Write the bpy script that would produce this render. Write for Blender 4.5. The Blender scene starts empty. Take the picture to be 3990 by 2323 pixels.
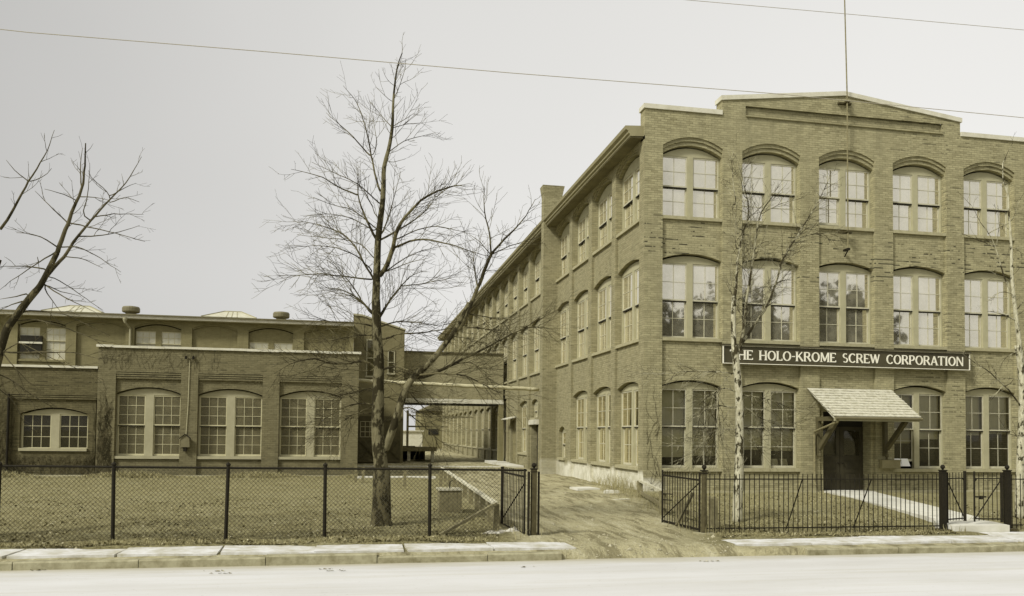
import bpy, bmesh, math, random
from mathutils import Vector, Matrix
from math import radians as R, pi, sin, cos
random.seed(7)
S = bpy.context.scene
COL = S.collection

# ------------------------------------------------------------------ camera
# the camera stands at the world origin (eye height 1.95 m above the pavement)
RGT = Vector((0.98188386, -0.18917053, 0.01088976))
DWN = Vector((0.01741967, 0.03289031, -0.99930715))
FWD = Vector((0.1886813, 0.98139326, 0.03558976))
FPX, CX, CY, KP = 3196.09, 1995.0, 1575.11, 3990 / 2520
cd = bpy.data.cameras.new("camera"); cam = bpy.data.objects.new("camera", cd); COL.objects.link(cam)
cd.sensor_fit = 'HORIZONTAL'; cd.sensor_width = 36; cd.lens = FPX / 3990 * 36
cd.shift_y = (CY - 1161.5) / 3990
cd.clip_start = .1; cd.clip_end = 4000
cam.matrix_world = Matrix(((RGT.x, -DWN.x, -FWD.x, 0), (RGT.y, -DWN.y, -FWD.y, 0), (RGT.z, -DWN.z, -FWD.z, 0), (0, 0, 0, 1)))
S.camera = cam
def at(x, y, Y):                      # point seen at (x, y) on the depth plane Y (metres)
    d = RGT * ((x * KP - CX) / FPX) + DWN * ((y * KP - CY) / FPX) + FWD
    return d * (Y / d.y)

# ------------------------------------------------------------------ sky, sun, exposure
SUN_DIR = Vector((-.70, -.46, .74)).normalized()          # towards the sun: high, left and behind the camera
w = bpy.data.worlds.new("World"); S.world = w; w.use_nodes = True
nt = w.node_tree; N = nt.nodes; L = nt.links; N.clear()
out = N.new('ShaderNodeOutputWorld'); bg = N.new('ShaderNodeBackground'); bg2 = N.new('ShaderNodeBackground')
sky = N.new('ShaderNodeTexSky'); sky.sky_type = 'NISHITA'; sky.sun_disc = False
sky.sun_elevation = math.asin(SUN_DIR.z); sky.sun_rotation = math.atan2(SUN_DIR.x, SUN_DIR.y)
sky.dust_density = 4; sky.air_density = 1.5
bw = N.new('ShaderNodeRGBToBW'); L.new(sky.outputs[0], bw.inputs[0]); L.new(bw.outputs[0], bg.inputs[0]); bg.inputs[1].default_value = .05
tc = N.new('ShaderNodeTexCoord'); sx = N.new('ShaderNodeSeparateXYZ'); L.new(tc.outputs['Generated'], sx.inputs[0])
mr = N.new('ShaderNodeMapRange'); mr.inputs[1].default_value = -1; mr.inputs[2].default_value = 1; L.new(sx.outputs[0], mr.inputs[0])
nz = N.new('ShaderNodeTexNoise'); nz.inputs['Scale'].default_value = 1.6; nz.inputs['Detail'].default_value = 3
L.new(tc.outputs['Generated'], nz.inputs[0])
ad = N.new('ShaderNodeMath'); ad.operation = 'MULTIPLY_ADD'; ad.inputs[1].default_value = .17; L.new(nz.outputs[0], ad.inputs[0]); L.new(mr.outputs[0], ad.inputs[2])
cr = N.new('ShaderNodeValToRGB'); L.new(ad.outputs[0], cr.inputs[0])
e = cr.color_ramp.elements
SKYV = [(0, .60), (.22, .54), (.33, .44), (.41, .52), (.53, .65), (.64, .77), (.87, .88), (1, .88)]
while len(e) < len(SKYV): e.new(.5)
for k, (p, v) in enumerate(SKYV):
    e[k].position = p; e[k].color = (v, v * .988, v * .952, 1)
L.new(cr.outputs[0], bg2.inputs[0]); bg2.inputs[1].default_value = .8
ash = N.new('ShaderNodeAddShader'); L.new(bg.outputs[0], ash.inputs[0]); L.new(bg2.outputs[0], ash.inputs[1]); L.new(ash.outputs[0], out.inputs[0])
sl = bpy.data.lights.new("sun", 'SUN'); sl.energy = 3.5; sl.angle = R(11); sl.color = (1, .98, .93)
so = bpy.data.objects.new("sun", sl); COL.objects.link(so); so.rotation_euler = SUN_DIR.to_track_quat('Z', 'Y').to_euler()
S.view_settings.view_transform = 'Standard'; S.view_settings.look = 'None'; S.view_settings.exposure = 0.0; S.view_settings.gamma = 1

# ------------------------------------------------------------------ material helpers
def newmat(name):
    m = bpy.data.materials.new(name); m.use_nodes = True
    t = m.node_tree; b = t.nodes['Principled BSDF']
    return m, t, b
def node(t, kind, **kw):
    n = t.nodes.new(kind)
    for k, v in kw.items():
        if k.startswith('i_'): n.inputs[int(k[2:])].default_value = v
        else: setattr(n, k, v)
    return n
def mth(t, op, a, b=None, c=None):
    n = t.nodes.new('ShaderNodeMath'); n.operation = op
    for i, v in enumerate((a, b, c)):
        if v is None: continue
        if isinstance(v, (int, float)): n.inputs[i].default_value = v
        else: t.links.new(v, n.inputs[i])
    return n.outputs[0]
def hs(c):                                                  # sepia ochre of the whole place
    return (c[0] * .975, c[1] * .965, c[2] * .90) if len(c) == 3 and c[0] > 1.12 * c[2] else c
def mixc(t, f, a, b, mode='MIX'):
    n = t.nodes.new('ShaderNodeMix'); n.data_type = 'RGBA'; n.blend_type = mode
    for i, v in ((0, f), (6, a), (7, b)):
        if isinstance(v, (int, float)): n.inputs[i].default_value = v
        elif isinstance(v, tuple): n.inputs[i].default_value = (*hs(v), 1)
        else: t.links.new(v, n.inputs[i])
    return n.outputs[2]
def noise(t, vec, scale, detail=4, rough=.6):
    n = t.nodes.new('ShaderNodeTexNoise'); n.inputs['Scale'].default_value = scale
    n.inputs['Detail'].default_value = detail; n.inputs['Roughness'].default_value = rough
    t.links.new(vec, n.inputs['Vector']); return n.outputs[0]
def ramp(t, f, lo, hi, a=0., b=1.):
    n = t.nodes.new('ShaderNodeMapRange'); n.inputs[1].default_value = lo; n.inputs[2].default_value = hi
    n.inputs[3].default_value = a; n.inputs[4].default_value = b
    t.links.new(f, n.inputs[0]); return n.outputs[0]
def bump(t, b, h, strength=.3, dist=.02):
    n = t.nodes.new('ShaderNodeBump'); n.inputs['Strength'].default_value = strength; n.inputs['Distance'].default_value = dist
    t.links.new(h, n.inputs['Height']); t.links.new(n.outputs[0], b.inputs['Normal'])
def pos(t): return t.nodes.new('ShaderNodeNewGeometry').outputs['Position']
def scaled(t, v, x, y, z):
    n = t.nodes.new('ShaderNodeMapping'); n.inputs['Scale'].default_value = (x, y, z); t.links.new(v, n.inputs[0]); return n.outputs[0]

def paint(name, c, c2=None, rough=.7, sc=6, amt=.5, bsc=40, bst=.15, spec=.3, metal=0):
    m, t, b = newmat(name); P = pos(t)
    c2 = c2 or tuple(x * .72 for x in c)
    f = mth(t, 'MULTIPLY', ramp(t, noise(t, P, sc, 5, .7), .38, .68), amt)
    t.links.new(mixc(t, f, c, c2), b.inputs['Base Color'])
    b.inputs['Roughness'].default_value = rough; b.inputs['Specular IOR Level'].default_value = spec; b.inputs['Metallic'].default_value = metal
    bump(t, b, noise(t, P, bsc, 3), bst, .01)
    return m

def brick(name, c1, c2, mortar, dash=.6, dashz=None, white=None, patch=.35, pits=.5):
    """painted old brickwork; u runs along either wall direction"""
    m, t, b = newmat(name); P = pos(t)
    s = t.nodes.new('ShaderNodeSeparateXYZ'); t.links.new(P, s.inputs[0])
    u = mth(t, 'ADD', s.outputs[0], s.outputs[1]); z = s.outputs[2]
    cb = t.nodes.new('ShaderNodeCombineXYZ'); t.links.new(u, cb.inputs[0]); t.links.new(z, cb.inputs[1]); V = cb.outputs[0]
    bt = t.nodes.new('ShaderNodeTexBrick'); t.links.new(V, bt.inputs[0])
    bt.inputs['Scale'].default_value = 1; bt.inputs['Brick Width'].default_value = .22; bt.inputs['Row Height'].default_value = .074
    bt.inputs['Mortar Size'].default_value = .009; bt.inputs['Mortar Smooth'].default_value = .3; bt.inputs['Bias'].default_value = .1
    bt.inputs['Color1'].default_value = (*hs(c1), 1); bt.inputs['Color2'].default_value = (*hs(c2), 1); bt.inputs['Mortar'].default_value = (*hs(mortar), 1)
    big = ramp(t, noise(t, P, .55, 5, .65), .38, .66)
    mid = ramp(t, noise(t, scaled(t, P, 2, 2, 4.5), 1.3, 5, .7), .35, .7)
    col = mixc(t, mth(t, 'MULTIPLY', big, patch), bt.outputs[0], tuple(x * .68 for x in c1))
    col = mixc(t, mth(t, 'MULTIPLY', mid, .45), col, tuple(min(1, x * 1.28) for x in c1))
    # lost mortar: dark dashes along the courses, in patches
    row = mth(t, 'FRACT', mth(t, 'DIVIDE', z, .148)); line = mth(t, 'LESS_THAN', row, .3)
    fl = mth(t, 'FLOOR', mth(t, 'DIVIDE', z, .148))
    c3 = t.nodes.new('ShaderNodeCombineXYZ'); t.links.new(mth(t, 'MULTIPLY', u, 2.6), c3.inputs[0]); t.links.new(mth(t, 'MULTIPLY', fl, 7.31), c3.inputs[1])
    dn = mth(t, 'GREATER_THAN', noise(t, c3.outputs[0], 1.0, 2), .53)
    pn = ramp(t, noise(t, scaled(t, P, 1, 1, 1.8), .75, 4, .6), .46, .56)
    dm = mth(t, 'MULTIPLY', mth(t, 'MULTIPLY', line, dn), pn)
    if dashz:
        win = mth(t, 'MULTIPLY', ramp(t, z, dashz[0] - .3, dashz[0]), ramp(t, z, dashz[1], dashz[1] + .3, 1, 0))
        wx = ramp(t, s.outputs[0], dashz[2], dashz[2] + 1.5)
        keep = mth(t, 'MAXIMUM', mth(t, 'MULTIPLY', win, .9), mth(t, 'MULTIPLY', wx, .5))
        dm = mth(t, 'MULTIPLY', dm, mth(t, 'ADD', keep, .12))
    col = mixc(t, mth(t, 'MULTIPLY', dm, dash), col, tuple(x * .13 for x in c1))
    stk = ramp(t, noise(t, scaled(t, P, 1.6, 1.6, .16), 1.4, 5, .7), .5, .72)
    col = mixc(t, mth(t, 'MULTIPLY', stk, .45), col, tuple(x * .5 for x in c1))
    sp = mth(t, 'MULTIPLY', ramp(t, noise(t, scaled(t, P, 6, 6, 12), 1.5, 3, .8), .58, .75), pits)
    col = mixc(t, sp, col, tuple(x * .45 for x in c1))
    if white:
        wz, y1, x1 = white
        wn = mth(t, 'MULTIPLY_ADD', noise(t, P, 1.1, 4), .55, wz)
        wm = mth(t, 'MULTIPLY', ramp(t, mth(t, 'SUBTRACT', wn, z), .12, .32), ramp(t, s.outputs[1], y1 - 3, y1, 1, 0))
        wm = mth(t, 'MULTIPLY', wm, ramp(t, s.outputs[0], x1 - .3, x1, 1, 0))
        wc = mixc(t, ramp(t, noise(t, P, 3, 5), .4, .75), (.66, .645, .55), (.44, .42, .30))
        col = mixc(t, wm, col, wc)
    t.links.new(col, b.inputs['Base Color']); b.inputs['Roughness'].default_value = .9; b.inputs['Specular IOR Level'].default_value = .15
    h = mth(t, 'ADD', mth(t, 'MULTIPLY', bt.outputs['Fac'], -.8), mth(t, 'MULTIPLY', noise(t, P, 30, 4), .5))
    bump(t, b, h, .5, .012)
    return m

M = {}
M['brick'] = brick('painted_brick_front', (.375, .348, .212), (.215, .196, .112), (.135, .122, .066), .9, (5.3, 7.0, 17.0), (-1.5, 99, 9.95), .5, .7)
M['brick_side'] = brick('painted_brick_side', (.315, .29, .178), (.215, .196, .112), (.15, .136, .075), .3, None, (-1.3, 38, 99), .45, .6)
M['brick_left'] = brick('painted_brick_low', (.195, .176, .102), (.13, .116, .063), (.085, .075, .039), .4, None, None, .5, .6)  # left-hand light fall-off worked into this darker brick colour
M['brick_rear'] = brick('painted_brick_rear', (.225, .203, .108), (.195, .175, .09), (.18, .162, .08), 0, None, None, .3, .15)
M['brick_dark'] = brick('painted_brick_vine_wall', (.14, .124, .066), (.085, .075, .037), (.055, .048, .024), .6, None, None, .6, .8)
M['brick_gable'] = brick('painted_brick_gable', (.20, .18, .098), (.17, .15, .078), (.155, .137, .07), 0, None, None, .4, .3)
M['white'] = paint('white_coping', (.60, .585, .49), (.40, .375, .27), .8, 2.5, .6)
M['trim'] = paint('trim_paint', (.38, .36, .235), (.29, .272, .17), .75, 3, .6)
M['trim_left'] = paint('trim_paint_low', (.36, .338, .225), (.27, .25, .155), .75, 3, .6)
M['sash'] = paint('sash_paint', (.49, .472, .36), (.35, .33, .225), .6, 5, .6)
M['sash_left'] = paint('sash_paint_low', (.50, .47, .31), (.38, .35, .21), .6, 5, .6)
M['stone'] = paint('sill_stone', (.37, .345, .22), (.25, .23, .13), .9, 7, .7)
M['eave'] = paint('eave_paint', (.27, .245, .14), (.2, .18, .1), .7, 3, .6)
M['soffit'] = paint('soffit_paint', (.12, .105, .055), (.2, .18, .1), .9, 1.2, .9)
M['iron'] = paint('black_iron', (.012, .0105, .006), (.028, .023, .012), .75, 30, .8, spec=.15)
M['iron_rusty'] = paint('weathered_iron', (.085, .074, .037), (.04, .034, .017), .8, 12, .8, spec=.15)
M['wire'] = paint('galvanised_wire', (.07, .064, .04), (.05, .045, .025), .6, 5, .5)
M['cable'] = paint('overhead_cable', (.40, .37, .29), None, .8, 1, .2)
M['void'] = paint('dark_room_and_shade', (.02, .018, .012), (.03, .027, .018), 1, 1, .5)
M['floor_in'] = paint('room_floor', (.10, .09, .06), None, 1, 1, .5)
M['wood'] = paint('weathered_wood', (.25, .225, .125), (.13, .115, .06), .9, 9, .9)
M['wood_pale'] = paint('sun_bleached_wood', (.62, .6, .48), (.36, .335, .21), .9, 5, .8)
M['wood_dark'] = paint('dark_door_wood', (.10, .088, .042), (.06, .052, .025), .8, 6, .8)
M['door_brown'] = paint('door_paint', (.05, .044, .023), (.03, .026, .014), .8, 3, .8)  # brown deepened so the colour carries the canopy's shade
M['door_side'] = paint('side_door_paint', (.25, .225, .12), (.17, .15, .075), .7, 3, .8)
M['concrete'] = paint('pale_concrete', (.62, .61, .55), (.44, .425, .33), .9, 1.6, .6, 60, .2)
M['paper'] = paint('white_paper', (.85, .85, .8), (.8, .8, .75), .9, 1, .2)
M['pipe'] = paint('lagged_pipe', (.52, .49, .33), (.36, .33, .2), .9, 4, .9)
M['vent'] = paint('vent_metal', (.17, .152, .085), (.12, .105, .055), .6, 3, .7)
M['sign'] = paint('sign_board', (.05, .044, .022), (.075, .066, .034), .55, 2, .8)
M['letter'] = paint('sign_letter', (.8, .78, .68), (.62, .6, .48), .7, 3, .6)
M['pebble'] = paint('stone_chip', (.42, .395, .28), (.17, .152, .085), .9, 8, .8)
def plain(name, c, rough=.9):
    m, t, b = newmat(name); b.inputs['Base Color'].default_value = (*c, 1); b.inputs['Roughness'].default_value = rough; b.inputs['Specular IOR Level'].default_value = .15
    return m
def shade(name, c):                                        # roller blind cloth, slightly see-through
    m, t, b = newmat(name); P = pos(t)
    f = ramp(t, noise(t, scaled(t, P, 3, 3, .7), 1.5, 4), .35, .7)
    t.links.new(mixc(t, f, c, tuple(x * .8 for x in c)), b.inputs['Base Color']); b.inputs['Roughness'].default_value = .95
    return m
M['blind_white'] = shade('white_blind', (.80, .79, .72)); M['blind_tan'] = shade('tan_blind', (.38, .352, .225)); M['blind_dim'] = shade('dim_blind', (.26, .235, .13))
M['blind_cream'] = shade('cream_blind', (.62, .595, .43))
def glass(name, refl, rough=.03, tint=(.9, .9, .82), wav=.004, dust=0, dcol=(.22, .195, .105)):
    m, t, b = newmat(name); t.nodes.remove(b); o = t.nodes['Material Output']
    tr = t.nodes.new('ShaderNodeBsdfTransparent'); tr.inputs[0].default_value = (*tint, 1)
    gl = t.nodes.new('ShaderNodeBsdfGlossy'); gl.inputs['Roughness'].default_value = rough; gl.inputs[0].default_value = (.97, .93, .80, 1)
    fr = t.nodes.new('ShaderNodeFresnel'); fr.inputs[0].default_value = 1.5
    P = pos(t)
    bp = t.nodes.new('ShaderNodeBump'); bp.inputs['Strength'].default_value = .35; bp.inputs['Distance'].default_value = wav
    t.links.new(noise(t, P, 1.7, 2), bp.inputs['Height']); t.links.new(bp.outputs[0], gl.inputs['Normal'])
    f = mth(t, 'MINIMUM', mth(t, 'MULTIPLY_ADD', fr.outputs[0], 1.0, mth(t, 'MULTIPLY', ramp(t, noise(t, P, 1.1, 3), .3, .7, .88, 1.08), refl)), 1.0)
    mx = t.nodes.new('ShaderNodeMixShader'); t.links.new(f, mx.inputs[0]); t.links.new(tr.outputs[0], mx.inputs[1]); t.links.new(gl.outputs[0], mx.inputs[2])
    last = mx.outputs[0]
    if dust:
        df = t.nodes.new('ShaderNodeBsdfDiffuse'); df.inputs[0].default_value = (*dcol, 1); m2 = t.nodes.new('ShaderNodeMixShader')
        t.links.new(mth(t, 'MULTIPLY', ramp(t, noise(t, P, 2.6, 5, .7), .3, .7, .5, 1.2), dust), m2.inputs[0]); t.links.new(last, m2.inputs[1]); t.links.new(df.outputs[0], m2.inputs[2]); last = m2.outputs[0]
    t.links.new(last, o.inputs[0]); return m
M['glass_high'] = glass('upper_window_glass', .66, tint=(.95, .95, .88), dust=.26, dcol=(.50, .47, .33))
M['glass_low'] = glass('street_window_glass', .0, dust=.10)
M['glass_left'] = glass('low_building_glass', .0, .3, wav=.0005, dust=.5)
M['glass_pale'] = paint('whitened_glass', (.52, .505, .40), (.36, .345, .24), .35, 2.5, .7, 3, .05, .5)

# ------------------------------------------------------------------ mesh helpers
class MB:
    def __init__(s): s.v = []; s.f = []
    def add(s, vs, fs):
        o = len(s.v); s.v += [tuple(p) for p in vs]; s.f += [tuple(i + o for i in f) for f in fs]
    def quad(s, a, b, c, d): s.add([a, b, c, d], [(0, 1, 2, 3)])
    def box(s, x0, x1, y0, y1, z0, z1):
        s.add([(x0, y0, z0), (x1, y0, z0), (x1, y1, z0), (x0, y1, z0), (x0, y0, z1), (x1, y0, z1), (x1, y1, z1), (x0, y1, z1)],
              [(0, 3, 2, 1), (4, 5, 6, 7), (0, 1, 5, 4), (1, 2, 6, 5), (2, 3, 7, 6), (3, 0, 4, 7)])
    def mbox(s, m, u0, u1, d0, d1, z0, z1):
        s.add([m(u0, d0, z0), m(u1, d0, z0), m(u1, d1, z0), m(u0, d1, z0), m(u0, d0, z1), m(u1, d0, z1), m(u1, d1, z1), m(u0, d1, z1)],
              [(0, 3, 2, 1), (4, 5, 6, 7), (0, 1, 5, 4), (1, 2, 6, 5), (2, 3, 7, 6), (3, 0, 4, 7)])
    def prism(s, pts, vec):                                  # closed polygon swept along vec
        n = len(pts); vec = Vector(vec); a = [Vector(p) for p in pts]
        s.add(a + [p + vec for p in a], [tuple(range(n)), tuple(range(2 * n - 1, n - 1, -1))] + [(i, i + n, (i + 1) % n + n, (i + 1) % n) for i in range(n)])
    def bar(s, a, b, w, h=None, up=(0, 0, 1)):               # rectangular bar from a to b
        a = Vector(a); b = Vector(b); h = h or w; d = (b - a).normalized(); up = Vector(up)
        if abs(d.dot(up)) > .95: up = Vector((0, 1, 0))
        x = d.cross(up).normalized() * w / 2; y = x.cross(d).normalized() * h / 2
        s.prism([a - x - y, a + x - y, a + x + y, a - x + y], b - a)
    def tube(s, pts, rs, n=6, cap=True):
        pts = [Vector(p) for p in pts]; o = len(s.v); k = len(pts)
        if isinstance(rs, (int, float)): rs = [rs] * k
        ref = Vector((.31, .17, .93)).normalized(); t0 = (pts[1] - pts[0])
        if abs(t0.normalized().dot(ref)) > .9: ref = Vector((1, .1, 0)).normalized()
        for i, p in enumerate(pts):
            t = (pts[min(i + 1, k - 1)] - pts[max(i - 1, 0)]).normalized()
            x = t.cross(ref); x = x.normalized() if x.length > 1e-6 else Vector((1, 0, 0)); y = t.cross(x)
            for j in range(n):
                a = 2 * pi * j / n; s.v.append(tuple(p + (x * cos(a) + y * sin(a)) * rs[i]))
        for i in range(k - 1):
            for j in range(n):
                a = o + i * n + j; b = o + i * n + (j + 1) % n; s.f.append((a, b, b + n, a + n))
        if cap:
            s.f.append(tuple(o + j for j in range(n))[::-1]); s.f.append(tuple(o + (k - 1) * n + j for j in range(n)))
    def lathe(s, c, prof, n=16):                             # prof: (radius, z)
        o = len(s.v); k = len(prof)
        for r, z in prof:
            for j in range(n):
                a = 2 * pi * j / n; s.v.append((c[0] + r * cos(a), c[1] + r * sin(a), c[2] + z))
        for i in range(k - 1):
            for j in range(n):
                a = o + i * n + j; b = o + i * n + (j + 1) % n; s.f.append((a, b, b + n, a + n))
        s.f.append(tuple(o + j for j in range(n))[::-1]); s.f.append(tuple(o + (k - 1) * n + j for j in range(n)))
    def build(s, name, mat, parent=None, smooth=False, kind=None):
        me = bpy.data.meshes.new(name); me.from_pydata(s.v, [], s.f); me.update()
        if mat: me.materials.append(M[mat] if isinstance(mat, str) else mat)
        if smooth: me.polygons.foreach_set('use_smooth', [True] * len(me.polygons))
        o = bpy.data.objects.new(name, me); COL.objects.link(o)
        if parent:
            o.parent = parent; o.matrix_parent_inverse = parent.matrix_world.inverted()
        if kind: o['kind'] = kind
        return o
def tag(o, label, cat, group=None):
    o['label'] = label; o['category'] = cat
    if group: o['group'] = group
    return o
def empty(name, loc, label, cat, group=None):
    o = bpy.data.objects.new(name, None); COL.objects.link(o); o.location = loc
    o.matrix_world = Matrix.Translation(loc); o.empty_display_size = .2
    return tag(o, label, cat, group)

def arch(u0, u1, zs, zc, n=14):
    w = (u1 - u0) / 2; h = zc - zs; r = (w * w + h * h) / (2 * h); c = (u0 + u1) / 2
    return [(c + x, zc - r + math.sqrt(max(0, r * r - x * x))) for x in [(-w + 2 * w * i / n) for i in range(n + 1)]]
def panel(mb, m, u0, u1, zlo, zhi, d, t=.1, ar=None):
    """wall piece at depth d; its lower edge is flat (zlo) or an arch ar=(spring, crown); soffit t deep"""
    if ar:
        P = arch(u0, u1, *ar)
        for (a, za), (b, zb) in zip(P, P[1:]):
            mb.quad(m(a, d, za), m(b, d, zb), m(b, d, zhi), m(a, d, zhi))
            mb.quad(m(a, d, za), m(a, d + t, za), m(b, d + t, zb), m(b, d, zb))
    else:
        mb.quad(m(u0, d, zlo), m(u1, d, zlo), m(u1, d, zhi), m(u0, d, zhi))
        mb.quad(m(u0, d, zlo), m(u0, d + t, zlo), m(u1, d + t, zlo), m(u1, d, zlo))
    mb.quad(m(u0, d, zhi), m(u1, d, zhi), m(u1, d + t, zhi), m(u0, d + t, zhi))
def jamb(mb, m, u, d0, d1, z0, z1): mb.quad(m(u, d0, z0), m(u, d1, z0), m(u, d1, z1), m(u, d0, z1))

def window(parent, m, u0, u1, zb, zr, zh, ar, d=.10, nx=2, ny=2, mw=.20, fm='trim', sm='sash', gl='glass_high', blinds=(), lift=(0, 0), sill=True, top_only=False, mt=.019, label=None, inn=.15, ny2=None):
    """double sash window: zb sash bottom, zr meeting rail, zh sash head, ar arch of the opening.
    blinds: per light (material, drop as a share of the full height)"""
    f = MB(); d1 = d + inn
    f.mbox(m, u0, u0 + .035, d1, d1 + .14, zb, zh); f.mbox(m, u1 - .035, u1, d1, d1 + .14, zb, zh)
    c = (u0 + u1) / 2
    if mw: f.mbox(m, c - mw / 2, c + mw / 2, d1 - .01, d1 + .12, zb, zh)
    P = arch(u0, u1, *ar)
    for (a, za), (b, zc) in zip(P, P[1:]):
        f.quad(m(a, d1, zh), m(b, d1, zh), m(b, d1, max(zh, zc - .05)), m(a, d1, max(zh, za - .05)))
    f.quad(m(u0, d1, zh), m(u1, d1, zh), m(u1, d1 + .12, zh), m(u0, d1 + .12, zh))
    win = f.build('window', fm, parent)
    if label: win['label'] = label
    if sill:
        q = MB(); q.mbox(m, u0, u1, d - .085, d + inn + .10, zb - .11, zb - .003); q.build('sill', 'stone' if fm == 'trim' else fm, win)
    spans = [(u0 + .037, c - mw / 2 - .002), (c + mw / 2 + .002, u1 - .037)] if mw else [(u0 + .037, u1 - .037)]
    g = MB()
    for k, (a, b) in enumerate(spans):
        for up in ((1,) if top_only else (1, 0)):
            z0, z1 = (zr - .03, zh) if up else (zb + .003 + lift[k], zr + .03 + lift[k])
            dd = d1 + (.02 if up else .085)
            q = MB(); st = .034
            q.mbox(m, a, a + st, dd, dd + .04, z0, z1); q.mbox(m, b - st, b, dd, dd + .04, z0, z1)
            bt = .045 if up else .075
            q.mbox(m, a + st, b - st, dd, dd + .04, z0, z0 + bt); q.mbox(m, a + st, b - st, dd, dd + .04, z1 - .05, z1)
            x0, x1, y0, y1 = a + st, b - st, z0 + bt, z1 - .05
            n2 = (ny2 if (ny2 and not up) else ny)
            for i in range(1, nx):
                x = x0 + (x1 - x0) * i / nx; q.mbox(m, x - mt / 2, x + mt / 2, dd + .008, dd + .03, y0, y1)
            for i in range(1, n2):
                y = y0 + (y1 - y0) * i / n2; q.mbox(m, x0, x1, dd + .006, dd + .032, y - mt / 2, y + mt / 2)
            q.build('sash', sm, win)
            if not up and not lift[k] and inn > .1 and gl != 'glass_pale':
                q = MB(); q.mbox(m, a + .004, b - .004, d1 + .03, d1 + .083, zr - .062, zr - .032); q.build('rail_shade_strip', 'void', win)  # dark strip added to draw the shade line under the meeting rail
            g.quad(m(x0, dd + .02, y0), m(x1, dd + .02, y0), m(x1, dd + .02, y1), m(x0, dd + .02, y1))
        if k < len(blinds) and blinds[k]:
            bm_, drop = blinds[k]; q = MB(); zt = zh - .02; q.mbox(m, a + .01, b - .01, d1 + .19, d1 + .195, zt - (zh - zb) * drop, zt); q.build('blind', bm_, win)
    g.build('pane', gl, win)
    return win

mF = lambda Y0: (lambda u, d, z: (u, Y0 + d, z))
mS = lambda X0: (lambda u, d, z: (X0 + d, u, z))
G = -1.85                                                   # ground level at the factory walls

# ------------------------------------------------------------------ ground, road, kerb, pavement
def gheight(x, y):
    if y < 13.45: return -2.13
    base = -1.93 + .08 * min(1, max(0, (y - 14.6) / 6.0))
    dr = max(0, 1 - abs(x - 5.2) / 2.3) if y < 15 else 0     # the drive ramps down to the road
    if y < 13.8: base -= min(.16, .5 * dr) * (13.8 - y) / .38
    n = .018 * sin(x * 1.7 + y * .9) + .014 * sin(x * 3.9 - y * 2.3) + .01 * sin(x * 7.3 + y * 5.1)
    rut = -.05 * math.exp(-((x - (4.4 + .1 * (y - 15))) / .22) ** 2) - .05 * math.exp(-((x - (5.9 + .1 * (y - 15))) / .22) ** 2) if y < 24 else 0
    if y < 14.58 and not 3.7 < x < 6.7: return -1.985 + .006 * sin(x * 5 + y * 9)
    return base + n * min(1, (y - 13.42) / 1.5) + rut
def mat_ground():
    m, t, b = newmat('yard_ground'); P = pos(t); s = t.nodes.new('ShaderNodeSeparateXYZ'); t.links.new(P, s.inputs[0]); x, y = s.outputs[0], s.outputs[1]
    n1 = noise(t, P, .9, 5, .65); n2 = noise(t, P, 5, 5, .75); n3 = noise(t, P, 22, 3, .8)
    wob = mth(t, 'MULTIPLY_ADD', n1, 1.2, -.6)
    left = mth(t, 'MULTIPLY_ADD', mth(t, 'SUBTRACT', y, 16), .045, 2.9)             # drive edge by the low wooden rail
    a = ramp(t, mth(t, 'SUBTRACT', mth(t, 'ADD', x, wob), left), -.1, .35)
    right = mth(t, 'MINIMUM', mth(t, 'MULTIPLY_ADD', mth(t, 'SUBTRACT', y, 15), .23, 6.5), 9.0)
    bb = ramp(t, mth(t, 'SUBTRACT', mth(t, 'ADD', x, mth(t, 'MULTIPLY', wob, .6)), right), -.3, .3, 1, 0)
    drive = mth(t, 'MULTIPLY', a, bb)
    drive = mth(t, 'MAXIMUM', drive, ramp(t, mth(t, 'ADD', y, wob), 35.5, 37))
    drive = mth(t, 'MAXIMUM', drive, ramp(t, mth(t, 'MULTIPLY_ADD', n2, .2, y), 13.82, 13.95, 1, 0))
    grass = mixc(t, ramp(t, n2, .35, .68), (.33, .302, .165), (.215, .193, .098))
    grass = mixc(t, ramp(t, n3, .5, .68), grass, (.10, .088, .04))
    near = mth(t, 'MULTIPLY', ramp(t, mth(t, 'ADD', y, wob), 19.5, 15.5), ramp(t, noise(t, P, 14, 4, .85), .42, .6))
    grass = mixc(t, mth(t, 'MULTIPLY', near, .75), grass, (.085, .075, .035))
    grass = mixc(t, mth(t, 'MULTIPLY', ramp(t, n1, .45, .65), .45), grass, (.33, .31, .185))
    dirt = mixc(t, ramp(t, n2, .35, .7), (.46, .425, .27), (.32, .29, .17))
    dirt = mixc(t, mth(t, 'MULTIPLY', ramp(t, n1, .4, .7), .6), dirt, (.31, .288, .18))
    rt = noise(t, scaled(t, P, 2.2, .35, 1), 1.6, 4, .7)
    dirt = mixc(t, mth(t, 'MULTIPLY', ramp(t, rt, .5, .6), .8), dirt, (.18, .16, .09))
    dirt = mixc(t, mth(t, 'MULTIPLY', ramp(t, rt, .44, .36), .5), dirt, (.56, .53, .38))
    dirt = mixc(t, mth(t, 'MULTIPLY', ramp(t, n3, .6, .72), .7), dirt, (.17, .15, .08))
    t.links.new(mixc(t, drive, grass, dirt), b.inputs['Base Color']); b.inputs['Roughness'].default_value = 1; b.inputs['Specular IOR Level'].default_value = .05
    bump(t, b, mth(t, 'ADD', n2, mth(t, 'MULTIPLY', n3, .5)), .85, .09)
    return m
M['ground'] = mat_ground()
xs = [-70, -45, -30, -20] + [-14 + i * .3 for i in range(107)] + [19, 22, 28, 40, 70]
ys = [13.42, 13.46, 13.5, 13.6, 13.7, 13.8, 14.0, 14.2, 14.4, 14.6] + [14.8 + .25 * i for i in range(90)] + [38, 40, 43, 47, 52, 60, 70, 85, 105, 140, 200, 400]
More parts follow.
